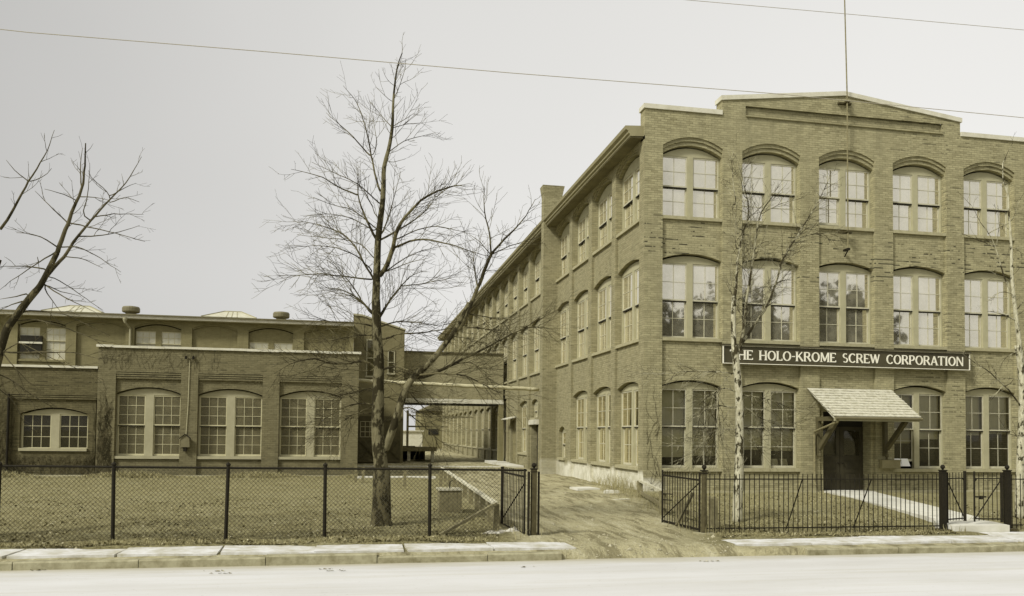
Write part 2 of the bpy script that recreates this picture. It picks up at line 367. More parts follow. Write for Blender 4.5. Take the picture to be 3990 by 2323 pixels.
mb = MB(); mb.v = [(x, y, gheight(x, y)) for y in ys for x in xs]; nx_ = len(xs)
mb.f = [(j * nx_ + i, j * nx_ + i + 1, (j + 1) * nx_ + i + 1, (j + 1) * nx_ + i) for j in range(len(ys) - 1) for i in range(nx_ - 1)]
mb.build('ground', 'ground', smooth=True, kind='structure')
mb = MB(); mb.quad((-1500, -1500, -2.2), (1500, -1500, -2.2), (1500, 1500, -2.2), (-1500, 1500, -2.2)); mb.build('terrain', paint('far_ground', (.3, .28, .16), None, 1, .05), kind='structure')
def mat_road():
    m, t, b = newmat('road_surface'); P = pos(t); s = t.nodes.new('ShaderNodeSeparateXYZ'); t.links.new(P, s.inputs[0])
    sp = scaled(t, P, .35, 1.6, 1)
    c = mixc(t, ramp(t, noise(t, sp, .6, 5, .6), .38, .7), (.565, .56, .535), (.48, .47, .43))
    edge = mth(t, 'SUBTRACT', s.outputs[1], mth(t, 'MULTIPLY', noise(t, sp, 1.6, 5, .7), 1.1))
    c = mixc(t, mth(t, 'MULTIPLY', ramp(t, edge, 12.25, 12.85), .8), c, (.36, .335, .24))
    c = mixc(t, mth(t, 'MULTIPLY', ramp(t, noise(t, scaled(t, P, 1, 2.5, 1), 2.2, 6, .75), .6, .75), .35), c, (.42, .40, .31))
    tr_ = noise(t, scaled(t, P, .12, 3.2, 1), 1.1, 4, .7)
    c = mixc(t, mth(t, 'MULTIPLY', ramp(t, tr_, .52, .68), .45), c, (.46, .445, .385))
    c = mixc(t, mth(t, 'MULTIPLY', ramp(t, noise(t, scaled(t, P, .8, 3, 1), 9, 3, .8), .66, .72), .7), c, (.2, .18, .12))
    t.links.new(c, b.inputs['Base Color']); b.inputs['Roughness'].default_value = .95; b.inputs['Specular IOR Level'].default_value = .1
    bump(t, b, noise(t, P, 45, 3), .2, .01); return m
M['road'] = mat_road()  # pale dusty concrete road
mb = MB(); mb.quad((-300, -2, -2.105), (300, -2, -2.105), (300, 13.43, -2.105), (-300, 13.43, -2.105)); mb.build('road', 'road', kind='structure')
M['kerb'] = paint('kerb_stone', (.36, .34, .23), (.17, .152, .08), .9, 5, .9)
M['slab'] = paint('pavement_slab', (.62, .615, .58), (.38, .36, .27), .9, 2.6, 1.0, 50, .2)
rr = random.Random(3)
mb = MB(); x = -14.0
while x < 30:
    ln = rr.uniform(1.7, 2.0)
    if x < 3.2: z1 = -1.985 + rr.uniform(-.012, .012) + (.03 if -3 < x < -1.2 else 0)
    elif x < 7.2: x += ln; continue
    else: z1 = -2.0 + rr.uniform(-.015, .015) + (.03 if x > 11 else 0)
    x1 = min(x + ln, 3.45) if x < 3.2 else x + ln
    o = rr.uniform(-.012, .012)
    mb.prism([(x + .006, 13.36 + o, -2.2), (x + .006, 13.36 + o, z1 - .02), (x + .006, 13.385 + o, z1), (x + .006, 13.52, z1), (x + .006, 13.52, -2.2)], (x1 - x - .012, 0, 0))
    x += ln
mb.build('kerb', 'kerb', kind='structure')
mb = MB(); x = -14.0
while x < 30:
    ln = rr.uniform(1.42, 1.55)
    if 3.9 < x + ln * .5 < 6.9: x += ln; continue
    a, b_, c_, d_ = [-1.945 + rr.uniform(-.02, .016) for _ in range(4)]
    sk = rr.uniform(-.06, .06); x1 = x + ln - .03; yb = 14.56 if x < 11 else 14.85; yf = 13.74 + rr.uniform(-.01, .02)
    vs = [(x + sk, yf, a), (x1 + sk, yf, b_), (x1, yb, c_), (x, yb, d_)]
    mb.add([(p[0], p[1], -2.08) for p in vs] + vs, [(4, 5, 6, 7), (0, 1, 5, 4), (1, 2, 6, 5), (2, 3, 7, 6), (3, 0, 4, 7)])
    x += ln
mb.build('pavement', 'slab', kind='structure')
# garden path from the side gate to the door, with a stone landing in the gateway
mb = MB()
A, B_ = [(12.75, 15.95), (14.2, 16.6)], [(15.55, 24.97), (17.2, 24.97)]
n = 9
for i in range(n):
    t0, t1 = i / n, (i + 1) / n - .004
    L0 = [A[0][k] + (B_[0][k] - A[0][k]) * t0 for k in (0, 1)]; R0 = [A[1][k] + (B_[1][k] - A[1][k]) * t0 for k in (0, 1)]
    L1 = [A[0][k] + (B_[0][k] - A[0][k]) * t1 for k in (0, 1)]; R1 = [A[1][k] + (B_[1][k] - A[1][k]) * t1 for k in (0, 1)]
    mb.prism([(*L0, -1.92), (*R0, -1.92), (*R1, -1.92), (*L1, -1.92)], (0, 0, .105))
mb.build('path', 'concrete', kind='structure')
mb = MB(); mb.prism([(12.12, 14.86, -2.0), (13.42, 14.86, -2.0), (13.62, 15.5, -2.0), (13.62, 16.3, -2.0), (12.6, 16.1, -2.0), (12.12, 15.4, -2.0)], (0, 0, .205)); mb.build('landing', 'concrete', kind='structure')

# ------------------------------------------------------------------ the factory: street front and long side wing
F = empty('factory_building', (9.1, 25, G), 'three storey brick factory with arched windows, gabled parapet and long side wing', 'factory')
mf, ms = mF(25.0), mS(9.1)
fb = [(9.72, 11.81), (12.5, 14.6), (15.29, 17.38), (18.08, 20.17), (20.86, 22.93)]
BASE = -2.1
def bay(mb, m, u0, u1, rows, front=True, base=BASE):
    """recess of one bay: rows of (sill z or None, spring, crown) from the ground up"""
    for u in (u0, u1): jamb(mb, m, u, 0, .10, base, 9.78); jamb(mb, m, u, .10, .42, base, 9.78)
    panel(mb, m, u0, u1, None, 10.45, 0, .05, (9.45, 9.77))
    panel(mb, m, u0, u1, None, 9.9, .05, .05, (9.33, 9.655))
    panel(mb, m, u0, u1, None, 9.9, .10, .25, (9.2, 9.53))
    lo = base; la = None
    for sz, sp, cr_ in rows:
        if sz is not None: panel(mb, m, u0, u1, lo, sz, .10, .25, la)
        la = (sp, cr_); lo = None
R3, R2, R1 = (7.04, 9.2, 9.53), (3.06, 5.74, 5.94), (-1.17, 1.6, 1.8)
wb = MB()
edges = [9.1] + [v for b in fb for v in b] + [23.56]
for a, b in zip(edges[::2], edges[1::2]): wb.quad(mf(a, 0, BASE), mf(b, 0, BASE), mf(b, 0, 10.45), mf(a, 0, 10.45))
for i, (a, b) in enumerate(fb):
    if i != 2: bay(wb, mf, a, b, [R1, R2, R3])
    else:
        bay(wb, mf, a, b, [(3.06, 5.74, 5.94), R3], base=.85)
        wb.v = wb.v
# the last row must close the wall between the 2nd floor arch and the 3rd floor sill, handled in bay()
# door bay below the first spandrel: two narrow cheeks beside the doorway
wb.quad(mf(15.29, .10, BASE), mf(15.48, .10, BASE), mf(15.48, .10, .86), mf(15.29, .10, .86))
wb.quad(mf(17.26, .10, BASE), mf(17.38, .10, BASE), mf(17.38, .10, .86), mf(17.26, .10, .86))
for u in (15.29, 17.38): jamb(wb, mf, u, 0, .10, BASE, .86)
for u in (15.48, 17.26): jamb(wb, mf, u, .10, .62, BASE, .86)
wb.quad(mf(15.48, .10, .85), mf(17.26, .10, .85), mf(17.26, .62, .85), mf(15.48, .62, .85))
# parapet above z 10.45
sl_ = lambda x: 11.09 + (11.64 - 11.09) * (1 - abs(x - 16.26) / 4.48)
def para(x0, x1, zt0, zt1, z0=10.45): wb.quad((x0, 25, z0), (x1, 25, z0), (x1, 25, zt1), (x0, 25, zt0))
para(9.1, 11.78, 10.62, 10.62); para(20.74, 23.56, 10.62, 10.62)
wb.quad((11.78, 25, 10.45), (11.78, 25.4, 10.45), (11.78, 25.4, sl_(11.78)), (11.78, 25, sl_(11.78)))
wb.quad((20.74, 25, 10.45), (20.74, 25.4, 10.45), (20.74, 25.4, sl_(20.74)), (20.74, 25, sl_(20.74)))
PX0, PX1, PZ0, PZ1 = 12.62, 20.03, 10.66, 10.98
para(11.78, PX0, sl_(11.78), sl_(PX0)); para(PX1, 20.74, sl_(PX1), sl_(20.74)); para(PX0, PX1, PZ0, PZ0)
wb.quad((PX0, 25, PZ1), (16.26, 25, PZ1), (16.26, 25, sl_(16.26)), (PX0, 25, sl_(PX0)))
wb.quad((16.26, 25, PZ1), (PX1, 25, PZ1), (PX1, 25, sl_(PX1)), (16.26, 25, sl_(16.26)))
wb.quad((PX0, 25.10, PZ0), (PX1, 25.10, PZ0), (PX1, 25.10, PZ1), (PX0, 25.10, PZ1))
for z in (PZ0, PZ1): wb.quad((PX0, 25, z), (PX1, 25, z), (PX1, 25.06, z), (PX0, 25.06, z))
wb.box(PX0, PX1, 24.945, 25.02, PZ0 - .05, PZ0 - .004)
for x in (PX0, PX1): wb.quad((x, 25, PZ0), (x, 25.10, PZ0), (x, 25.10, PZ1), (x, 25, PZ1))
wb.quad((9.1, 25, 9.6), (9.1, 25.42, 9.6), (9.1, 25.42, 10.62), (9.1, 25, 10.62))
wb.quad((23.56, 25, BASE), (23.56, 86, BASE), (23.56, 86, 9.9), (23.56, 25, 9.9))
wb.quad((23.56, 25, 9.9), (23.56, 25.4, 9.9), (23.56, 25.4, 10.62), (23.56, 25, 10.62))
wb.prism([(9.12, 25.42, 9.8), (9.12, 25.42, 10.6), (11.78, 25.42, 10.6), (11.78, 25.42, 11.08), (16.26, 25.42, 11.6), (20.74, 25.42, 11.08), (20.74, 25.42, 10.6), (23.54, 25.42, 10.6), (23.54, 25.42, 9.8)], (0, .02, 0))
front_wall = wb.build('front_wall', 'brick', F)
# side wall along x = 9.1
sb = [(25.5, 28.0), (28.46, 31.0), (31.46, 34.0), (34.46, 37.0)] + [(40.04 + 3.0 * k, 42.6 + 3.0 * k) for k in range(15)]
wb = MB(); e_ = [25.0] + [v for b in sb for v in b] + [86.0]
for a, b in zip(e_[::2], e_[1::2]): wb.quad(ms(a, 0, BASE), ms(b, 0, BASE), ms(b, 0, 9.72), ms(a, 0, 9.72))
SW, DRS = (), {}
for i, (a, b) in enumerate(sb):
    rows = [R1, R2, R3]
    def top(m=ms):
        for u in (a, b): jamb(wb, m, u, 0, .10, BASE, 9.72); jamb(wb, m, u, .10, .42, BASE, 9.72)
        panel(wb, m, a, b, None, 9.86, 0, .05, (9.38, 9.655)); panel(wb, m, a, b, None, 9.86, .05, .05, (9.29, 9.60)); panel(wb, m, a, b, None, 9.9, .10, .25, (9.2, 9.53))
        panel(wb, m, a, b, None, 7.04, .10, .25, (5.74, 5.94))
    top()
    if i == 3:                                              # small stair window beside the chimney
        wb.quad(ms(a, .10, BASE), ms(35.25, .10, BASE), ms(35.25, .10, 3.06), ms(a, .10, 3.06)); wb.quad(ms(36.43, .10, BASE), ms(b, .10, BASE), ms(b, .10, 3.06), ms(36.43, .10, 3.06))
        panel(wb, ms, 35.25, 36.43, BASE, -1.17, .10, .25); panel(wb, ms, 35.25, 36.43, None, 3.06, .10, .25, (.12, .34))
        for u in (35.25, 36.43): jamb(wb, ms, u, .10, .36, -1.17, .15)
    elif i == 4:                                            # doorway under a lintel, window over it
        wb.quad(ms(a, .10, BASE), ms(40.75, .10, BASE), ms(40.75, .10, 3.06), ms(a, .10, 3.06)); wb.quad(ms(42.4, .10, BASE), ms(b, .10, BASE), ms(b, .10, 3.06), ms(42.4, .10, 3.06))
        panel(wb, ms, 40.75, 42.4, .47, .75, .10, .25); panel(wb, ms, 40.75, 42.4, None, 3.06, .10, .25, (1.6, 1.8))
        for u in (40.75, 42.4): jamb(wb, ms, u, .10, .5, BASE, 1.7)
    elif i == 6:
        wb.quad(ms(a, .10, BASE), ms(46.5, .10, BASE), ms(46.5, .10, 3.06), ms(a, .10, 3.06)); wb.quad(ms(48.1, .10, BASE), ms(b, .10, BASE), ms(b, .10, 3.06), ms(48.1, .10, 3.06))
        panel(wb, ms, 46.5, 48.1, .77, 3.06, .10, .25)
        for u in (46.5, 48.1): jamb(wb, ms, u, .10, .5, BASE, .8)
    elif i == 7:
        panel(wb, ms, a, b, 2.15, 3.06, .10, .25)
    else:
        panel(wb, ms, a, b, None, 3.06, .10, .25, (1.6, 1.8)); panel(wb, ms, a, b, BASE, -1.17, .10, .25)
wb.quad((9.1, 86, BASE), (23.56, 86, BASE), (23.56, 86, 9.9), (9.1, 86, 9.9))
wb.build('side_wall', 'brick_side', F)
# plinth shelf along the street front
wb = MB()
for a, b in [(9.1, 15.44), (17.3, 23.56)]: wb.box(a, b, 24.955, 25.1, -2.1, -1.80)
wb.build('plinth', 'stone', F)
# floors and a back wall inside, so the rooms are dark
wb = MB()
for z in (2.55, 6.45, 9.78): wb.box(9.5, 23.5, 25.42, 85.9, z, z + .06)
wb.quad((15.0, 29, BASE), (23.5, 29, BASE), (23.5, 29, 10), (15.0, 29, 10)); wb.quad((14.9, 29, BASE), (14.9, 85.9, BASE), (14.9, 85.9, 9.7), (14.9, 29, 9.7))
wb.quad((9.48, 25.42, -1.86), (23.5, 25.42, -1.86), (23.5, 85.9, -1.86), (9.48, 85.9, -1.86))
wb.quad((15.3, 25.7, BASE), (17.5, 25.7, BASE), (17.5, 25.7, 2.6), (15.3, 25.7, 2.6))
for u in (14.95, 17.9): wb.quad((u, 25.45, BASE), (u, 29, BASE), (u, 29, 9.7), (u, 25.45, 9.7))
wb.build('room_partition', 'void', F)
# coping
cp = MB()
def cop(x0, z0, x1, z1, t=.15):
    cp.prism([(x0, 24.95, z0), (x1, 24.95, z1), (x1, 24.95, z1 + t), (x0, 24.95, z0 + t)], (0, .5, 0))
cop(9.05, 10.60, 11.775, 10.60); cop(20.745, 10.60, 23.6, 10.60)
cop(11.73, 11.09, 16.26, 11.64); cop(16.26, 11.64, 20.79, 11.09)
cp.build('coping', 'white', F)
# eaves along the wing
ev = MB()
ev.prism([(9.3, 25.13, 9.73), (8.64, 25.13, 9.70), (8.64, 25.13, 9.77), (8.58, 25.13, 9.79), (8.58, 25.13, 9.87), (8.5, 25.13, 9.92), (8.48, 25.13, 10.03), (9.3, 25.13, 10.08)], (0, 61.2, 0))
ev.build('eaves', 'eave', F)
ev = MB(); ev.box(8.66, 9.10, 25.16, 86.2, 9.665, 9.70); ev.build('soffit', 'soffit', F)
rf = MB(); rf.quad((8.5, 25.4, 10.05), (16.3, 25.4, 10.7), (16.3, 86.3, 10.7), (8.5, 86.3, 10.05)); rf.quad((16.3, 25.4, 10.7), (23.9, 25.4, 10.05), (23.9, 86.3, 10.05), (16.3, 86.3, 10.7))
roof = rf.build('roof', 'vent', F)
ch = MB(); ch.box(8.52, 9.4, 36.96, 37.46, BASE, 11.1)
ch.add([(8.52, 36.96, 11.1), (9.4, 36.96, 11.1), (9.4, 37.46, 11.1), (8.52, 37.46, 11.1), (8.45, 36.90, 11.6), (9.5, 36.90, 11.6), (9.5, 37.53, 11.6), (8.45, 37.53, 11.6)], [(0, 1, 5, 4), (1, 2, 6, 5), (2, 3, 7, 6), (3, 0, 4, 7), (4, 5, 6, 7)])
ch.build('chimney', 'brick_side', F)
# windows, street front
rb = random.Random(5)
for i, (a, b) in enumerate(fb):
    a += .004; b -= .004
    b3 = [('blind_white', 1.0)] * 2
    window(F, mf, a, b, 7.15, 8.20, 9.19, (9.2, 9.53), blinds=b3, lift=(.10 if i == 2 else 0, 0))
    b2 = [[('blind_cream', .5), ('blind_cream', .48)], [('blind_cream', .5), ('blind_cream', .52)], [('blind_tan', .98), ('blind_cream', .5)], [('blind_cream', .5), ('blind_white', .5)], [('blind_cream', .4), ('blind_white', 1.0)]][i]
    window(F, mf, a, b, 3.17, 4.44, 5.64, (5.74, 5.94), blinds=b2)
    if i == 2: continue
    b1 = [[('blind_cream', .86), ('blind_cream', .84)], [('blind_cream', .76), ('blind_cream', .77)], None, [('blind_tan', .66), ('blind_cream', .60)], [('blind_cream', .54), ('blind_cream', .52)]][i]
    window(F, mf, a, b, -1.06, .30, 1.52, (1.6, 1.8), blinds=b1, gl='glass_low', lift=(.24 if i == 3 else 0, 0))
# windows, side wing
for i, (a, b) in enumerate(sb):
    a += .004; b -= .004; far = i > 9
    mt = .026 if i > 5 else .019
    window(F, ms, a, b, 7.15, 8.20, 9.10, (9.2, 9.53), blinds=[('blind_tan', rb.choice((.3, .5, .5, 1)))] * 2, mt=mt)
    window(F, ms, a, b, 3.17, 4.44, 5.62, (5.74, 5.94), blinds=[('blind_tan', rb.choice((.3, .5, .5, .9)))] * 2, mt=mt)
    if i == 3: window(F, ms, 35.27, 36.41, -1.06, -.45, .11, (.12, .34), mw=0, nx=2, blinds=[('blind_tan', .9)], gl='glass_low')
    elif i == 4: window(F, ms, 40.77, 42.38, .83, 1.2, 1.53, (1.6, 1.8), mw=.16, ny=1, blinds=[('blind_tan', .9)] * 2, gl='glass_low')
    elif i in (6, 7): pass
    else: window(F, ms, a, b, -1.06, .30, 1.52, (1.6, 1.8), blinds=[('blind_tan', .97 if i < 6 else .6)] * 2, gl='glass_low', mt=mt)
# doors of the wing
def side_door(u0, u1, zt, rec, mat, lab, brace=False):
    q = MB(); q.mbox(ms, u0, u1, rec, rec + .05, G - .05, zt)
    n = 5
    for k in range(1, n): q.mbox(ms, u0 + (u1 - u0) * k / n - .012, u0 + (u1 - u0) * k / n + .012, rec - .012, rec, G, zt)
    for z in (G + .25, (G + zt) / 2, zt - .2): q.mbox(ms, u0 + .02, u1 - .02, rec - .03, rec - .012, z - .07, z + .07)
    o = q.build('door', mat, F); o['label'] = lab
    h = MB(); h.mbox(ms, u0 + .12, u0 + .17, rec - .07, rec - .03, -.95, -.75); h.build('handle', 'iron', o)
    return o
side_door(40.75, 42.4, .47, .42, 'door_brown', 'brown side door deep in its recess under a pale lintel')
q = MB(); q.mbox(ms, 40.6, 42.55, -.03, .12, .47, .72); q.build('lintel', 'white', F)
side_door(46.5, 48.1, .77, .25, 'door_side', 'tall plank side door under a little hood')
q = MB(); q.prism([ms(46.3, -.45, .80), ms(46.3, .1, .93), ms(46.3, .1, .99), ms(46.3, -.45, .86)], (0, 2.0, 0)); q.build('door_hood', 'white', F)
side_door(49.07, 51.6, 2.14, .18, 'door_side', 'very tall sliding plank door at the passage')
q = MB(); q.mbox(ms, 48.2, 51.6, -.9, .05, -1.95, -1.72); q.mbox(ms, 44.0, 47.9, -.8, .05, -1.95, -1.76); q.build('door_step', 'concrete', F)

# entrance: recessed double door
D = MB(); y0 = 25.52
for x0, x1 in ((15.48, 16.35), (16.39, 17.26)):
    pass
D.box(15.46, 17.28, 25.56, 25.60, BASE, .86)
dr0 = None
for k, (x0, x1) in enumerate(((15.5, 16.36), (16.38, 17.24))):
    q = MB(); q.box(x0, x0 + .13, y0, y0 + .05, -1.80, .35); q.box(x1 - .13, x1, y0, y0 + .05, -1.80, .35)
    for z0, z1 in ((-1.80, -1.6), (-1.22, -1.12), (-.80, -.64), (.22, .35)): q.box(x0 + .13, x1 - .13, y0 + .001, y0 + .049, z0, z1)
    q.box(x0 + .13, x1 - .13, y0 + .02, y0 + .035, -1.6, -.8); q.box(x0 + .2, x1 - .2, y0 + .008, y0 + .02, -1.54, -1.28); q.box(x0 + .2, x1 - .2, y0 + .008, y0 + .02, -1.06, -.86)
    o = q.build('door', 'door_brown', F); o['label'] = 'panelled entrance door leaf with a glazed upper half'
    g = MB(); g.quad((x0 + .13, y0 + .025, -.64), (x1 - .13, y0 + .025, -.64), (x1 - .13, y0 + .025, .22), (x0 + .13, y0 + .025, .22)); g.build('pane', 'glass_low', o)
    h = MB(); hx = x1 - .07 if k == 0 else x0 + .07
    h.lathe((hx, y0 - .05, -.9), [(.0, -.03), (.028, -.015), (.03, .0), (.028, .015), (.0, .03)], 10); h.box(hx - .01, hx + .01, y0 - .05, y0, -.91, -.89); h.build('handle', 'iron', o)
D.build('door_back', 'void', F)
q = MB(); q.box(15.42, 17.32, 24.9, 25.6, -1.93, -1.815); q.build('door_step', 'concrete', F)
# canopy over the entrance: shingled lean-to on timber brackets
CN = MB(); Z0, Z1, YE, YW = .67, 1.63, 23.5, 24.98; XA, XB = 14.88, 17.92
rows = 11; rc = random.Random(4)
CN.prism([(XA, YW, Z1 - .03), (XA, YE, Z0 - .03), (XA, YE, Z0 - .10), (XA, YW, Z1 - .10)], (XB - XA, 0, 0))
for i in range(rows):
    a = i / rows; bb_ = min(1, (i + 1.12) / rows); x = XA - .02 - rc.uniform(0, .05)
    ya, za = YE - .03 + (YW - YE) * a, Z0 + (Z1 - Z0) * a; yb, zb_ = YE + (YW - YE) * bb_, Z0 + (Z1 - Z0) * bb_
    while x < XB:
        ww = rc.uniform(.12, .24); x1 = min(x + ww, XB + .03); j = rc.uniform(-.012, .012); l_ = rc.uniform(0, .006)
        CN.add([(x, ya + j, za + .012 + l_), (x1 - .006, ya + j, za + .012 + l_), (x1 - .006, yb, zb_ - .012), (x, yb, zb_ - .012), (x, ya + j, za - .012), (x1 - .006, ya + j, za - .012)], [(0, 1, 2, 3), (0, 4, 5, 1), (0, 3, 4), (1, 5, 2)])
        x = x1
M['shingle'] = paint('white_shingles', (.58, .565, .47), (.34, .32, .22), .9, 9, .9)
can = CN.build('canopy', 'shingle', F); can['label'] = 'lean-to canopy of pale shingles over the entrance'
q = MB(); q.box(XA + .02, XB - .02, YE - .02, YE + .06, Z0 - .16, Z0 - .025); q.build('fascia', 'trim', can)
q = MB(); q.tube([(XA + .02, YE - .06, Z0 - .07), (XB + .05, YE - .06, Z0 - .07)], .045, 8); q.build('gutter', 'vent', can)
for x in (15.14, 17.62):
    q = MB(); q.box(x, x + .12, 24.86, 24.99, -.62, .66); q.box(x, x + .12, 23.62, 24.86, .52, .66)
    q.bar((x + .06, 24.84, -.38), (x + .06, 23.85, .55), .115, .15)
    q.bar((x + .06, YW - .02, Z1 - .17), (x + .06, YE + .1, Z0 - .10), .11, .12)
    q.lathe((x + .06, 24.84, -.62), [(.0, -.17), (.04, -.15), (.05, -.1), (.03, -.07), (.06, -.03), (.06, .04), (.03, .09), (.05, .13), (.03, .16)], 10)
    q.build('bracket', 'wood_dark', can)
q = MB(); q.tube([(15.0, 23.46, .58), (14.99, 23.5, .48), (15.02, 24.86, .17), (15.04, 24.9, .05), (15.04, 24.9, -1.5), (15.04, 24.82, -1.62)], .035, 8); q.build('drainpipe', 'wood', can)

# ------------------------------------------------------------------ sign board on the street front
SG = empty('sign_board', (16.3, 24.9, 2.65), 'long dark sign board with white capital letters across the factory front', 'sign')
q = MB(); q.box(11.76, 20.87, 24.83, 24.985, 2.37, 2.925); q.build('board', 'sign', SG)
q = MB()
q.box(11.74, 20.89, 24.80, 24.86, 2.925, 2.94); q.box(11.74, 20.89, 24.80, 24.86, 2.35, 2.37); q.box(11.74, 11.762, 24.80, 24.86, 2.37, 2.925); q.box(20.868, 20.89, 24.80, 24.86, 2.37, 2.925)
q.build('frame', 'letter', SG)
q = MB(); q.box(11.72, 20.91, 24.76, 24.99, 2.941, 2.985); q.build('cap', 'sign', SG)
# hand painted roman capitals: strokes on a unit-high cell: ('l', x0,y0,x1,y1,width) straight, ('a', cx,cy,rx,ry,a0,a1,width) arc; 's' = serif
TH, TN = .17, .10
GL = {
 'T': (.78, [('l', .39, 0, .39, 1, TH), ('l', .02, .95, .76, .95, TN), ('l', .05, .82, .05, .98, .07), ('l', .73, .82, .73, .98, .07)], [.39], []),
 'H': (.86, [('l', .15, 0, .15, 1, TH), ('l', .71, 0, .71, 1, TH), ('l', .15, .5, .71, .5, TN)], [.15, .71], [.15, .71]),
 'E': (.70, [('l', .15, 0, .15, 1, TH), ('l', .1, .95, .62, .95, TN), ('l', .1, .05, .65, .05, TN), ('l', .15, .5, .5, .5, TN), ('l', .61, .8, .61, .99, .07), ('l', .64, .01, .64, .2, .07)], [.15], [.15]),
 'O': (.90, [('a', .45, .5, .34, .46, 0, 360, TH)], [], []),
 'L': (.66, [('l', .15, 0, .15, 1, TH), ('l', .1, .05, .6, .05, TN), ('l', .6, .01, .6, .22, .07)], [.15], [.15]),
 '-': (.42, [('l', .06, .48, .36, .48, TN)], [], []),
 'K': (.82, [('l', .15, 0, .15, 1, TH), ('l', .2, .42, .68, .98, TN), ('l', .34, .56, .74, .02, TH)], [.15], [.15]),
 'R': (.82, [('l', .15, 0, .15, 1, TH), ('l', .12, .95, .42, .95, TN), ('l', .15, .5, .42, .5, TN), ('a', .42, .725, .2, .225, -90, 90, TH * .9), ('l', .42, .48, .74, .02, TH)], [.15], []),
 'M': (1.0, [('l', .14, 0, .14, 1, TN), ('l', .86, 0, .86, 1, TH), ('l', .16, .98, .5, .1, TH), ('l', .5, .1, .84, .98, TN)], [.14, .86], []),
 'S': (.66, [('a', .33, .73, .2, .22, 40, 270, TH * .85), ('a', .33, .27, .22, .23, -140, 90, TH * .85)], [], []),
 'C': (.82, [('a', .46, .5, .34, .46, 42, 318, TH)], [], []),
 'W': (1.12, [('l', .1, .98, .36, .05, TH), ('l', .36, .05, .58, .95, TN), ('l', .56, .98, .8, .05, TH), ('l', .8, .05, 1.02, .98, TN)], [], []),
 'P': (.74, [('l', .15, 0, .15, 1, TH), ('l', .12, .95, .4, .95, TN), ('l', .15, .46, .4, .46, TN), ('a', .4, .705, .2, .245, -90, 90, TH * .9)], [.15], []),
 'A': (.86, [('l', .43, .98, .12, 0, TN), ('l', .43, .98, .76, 0, TH), ('l', .24, .34, .64, .34, TN)], [.1, .77], []),
 'I': (.40, [('l', .2, 0, .2, 1, TH)], [.2], [.2]),
 'N': (.92, [('l', .14, 0, .14, 1, TN), ('l', .78, 0, .78, 1, TN), ('l', .16, .98, .76, .04, TH)], [.14], [])}
def letters(word, xa, xb, z0, h, y0, parent):
    tot = sum(GL[c][0] for c in word); sx_ = (xb - xa) / (tot * h); x = xa
    for c in word:
        adv, st, sb_, stp = GL[c]; q = MB(); k = 0
        def add(pts, k):
            q.prism([(x + px * h * sx_, y0 - .012 - k * .0007, z0 + pz * h) for px, pz in pts], (0, .012 + k * .0007, 0))
        for g in st:
            k += 1
            if g[0] == 'l':
                _, ax, az, bx, bz, wd = g; dx, dz = bx - ax, bz - az; l = math.hypot(dx, dz); nx__, nz__ = -dz / l * wd / 2, dx / l * wd / 2
                add([(ax - nx__, az - nz__), (bx - nx__, bz - nz__), (bx + nx__, bz + nz__), (ax + nx__, az + nz__)], k)
            else:
                _, cx, cy, rx, ry, a0, a1, wd = g; n = 14 if a1 - a0 < 300 else 20
                for i in range(n):
                    t0, t1 = R(a0 + (a1 - a0) * i / n), R(a0 + (a1 - a0) * (i + 1) / n)
                    def wv(t): return wd * (.55 + .45 * abs(cos(t))) / 2
                    p = [(cx + (rx + s_ * wv(t)) * cos(t), cy + (ry + s_ * wv(t)) * sin(t)) for t, s_ in ((t0, -1), (t0, 1), (t1, 1), (t1, -1))]
                    add(p, k)
        for sx0 in sb_: k += 1; add([(sx0 - .14, 0), (sx0 + .14, 0), (sx0 + .14, .05), (sx0 - .14, .05)], k)
        for sx0 in stp: k += 1; add([(sx0 - .14, .95), (sx0 + .14, .95), (sx0 + .14, 1), (sx0 - .14, 1)], k)
        q.build('letter', 'letter', parent); x += adv * h * sx_
for wd, xa, xb in (("THE", 11.98, 12.80), ("HOLO-KROME", 13.0, 15.80), ("SCREW", 16.02, 17.43), ("CORPORATION", 17.66, 20.66)):
    letters(wd, xa, xb, 2.49, .315, 24.83, SG)

# flagpole bracketed to the gable
FP = empty('flagpole', (16.22, 24.8, 6.3), 'slim pale flagpole bracketed up the middle of the factory front', 'flagpole')
q = MB(); q.tube([(16.22, 24.78, 6.35), (16.21, 24.78, 11.5), (16.12, 24.78, 15.2), (16.08, 24.78, 17.5)], [.024, .022, .02, .018], 8); q.lathe((16.08, 24.78, 17.5), [(0, -.05), (.06, 0), (0, .06)], 10); q.build('pole', 'wood', FP)
for z in (6.92, 11.35):
    q = MB(); q.box(15.98, 16.46, 24.90, 24.995, z - .03, z + .03); q.box(16.15, 16.29, 24.73, 24.9, z - .025, z + .025); q.build('bracket', 'iron_rusty', FP)
q = MB(); q.box(16.17, 16.27, 24.72, 24.99, 6.28, 6.35); q.bar((16.22, 24.76, 6.3), (16.22, 24.98, 6.1), .03); q.build('foot', 'iron', FP)
# small blank board on the wall by the entrance
q = MB(); q.box(17.48, 18.17, 24.80, 24.955, -1.04, -.78); q.box(17.46, 18.19, 24.78, 24.96, -.78, -.755)
tag(q.build('wall_box', 'door_side'), 'blank weathered wooden box fixed low on the wall right of the entrance', 'wall box')
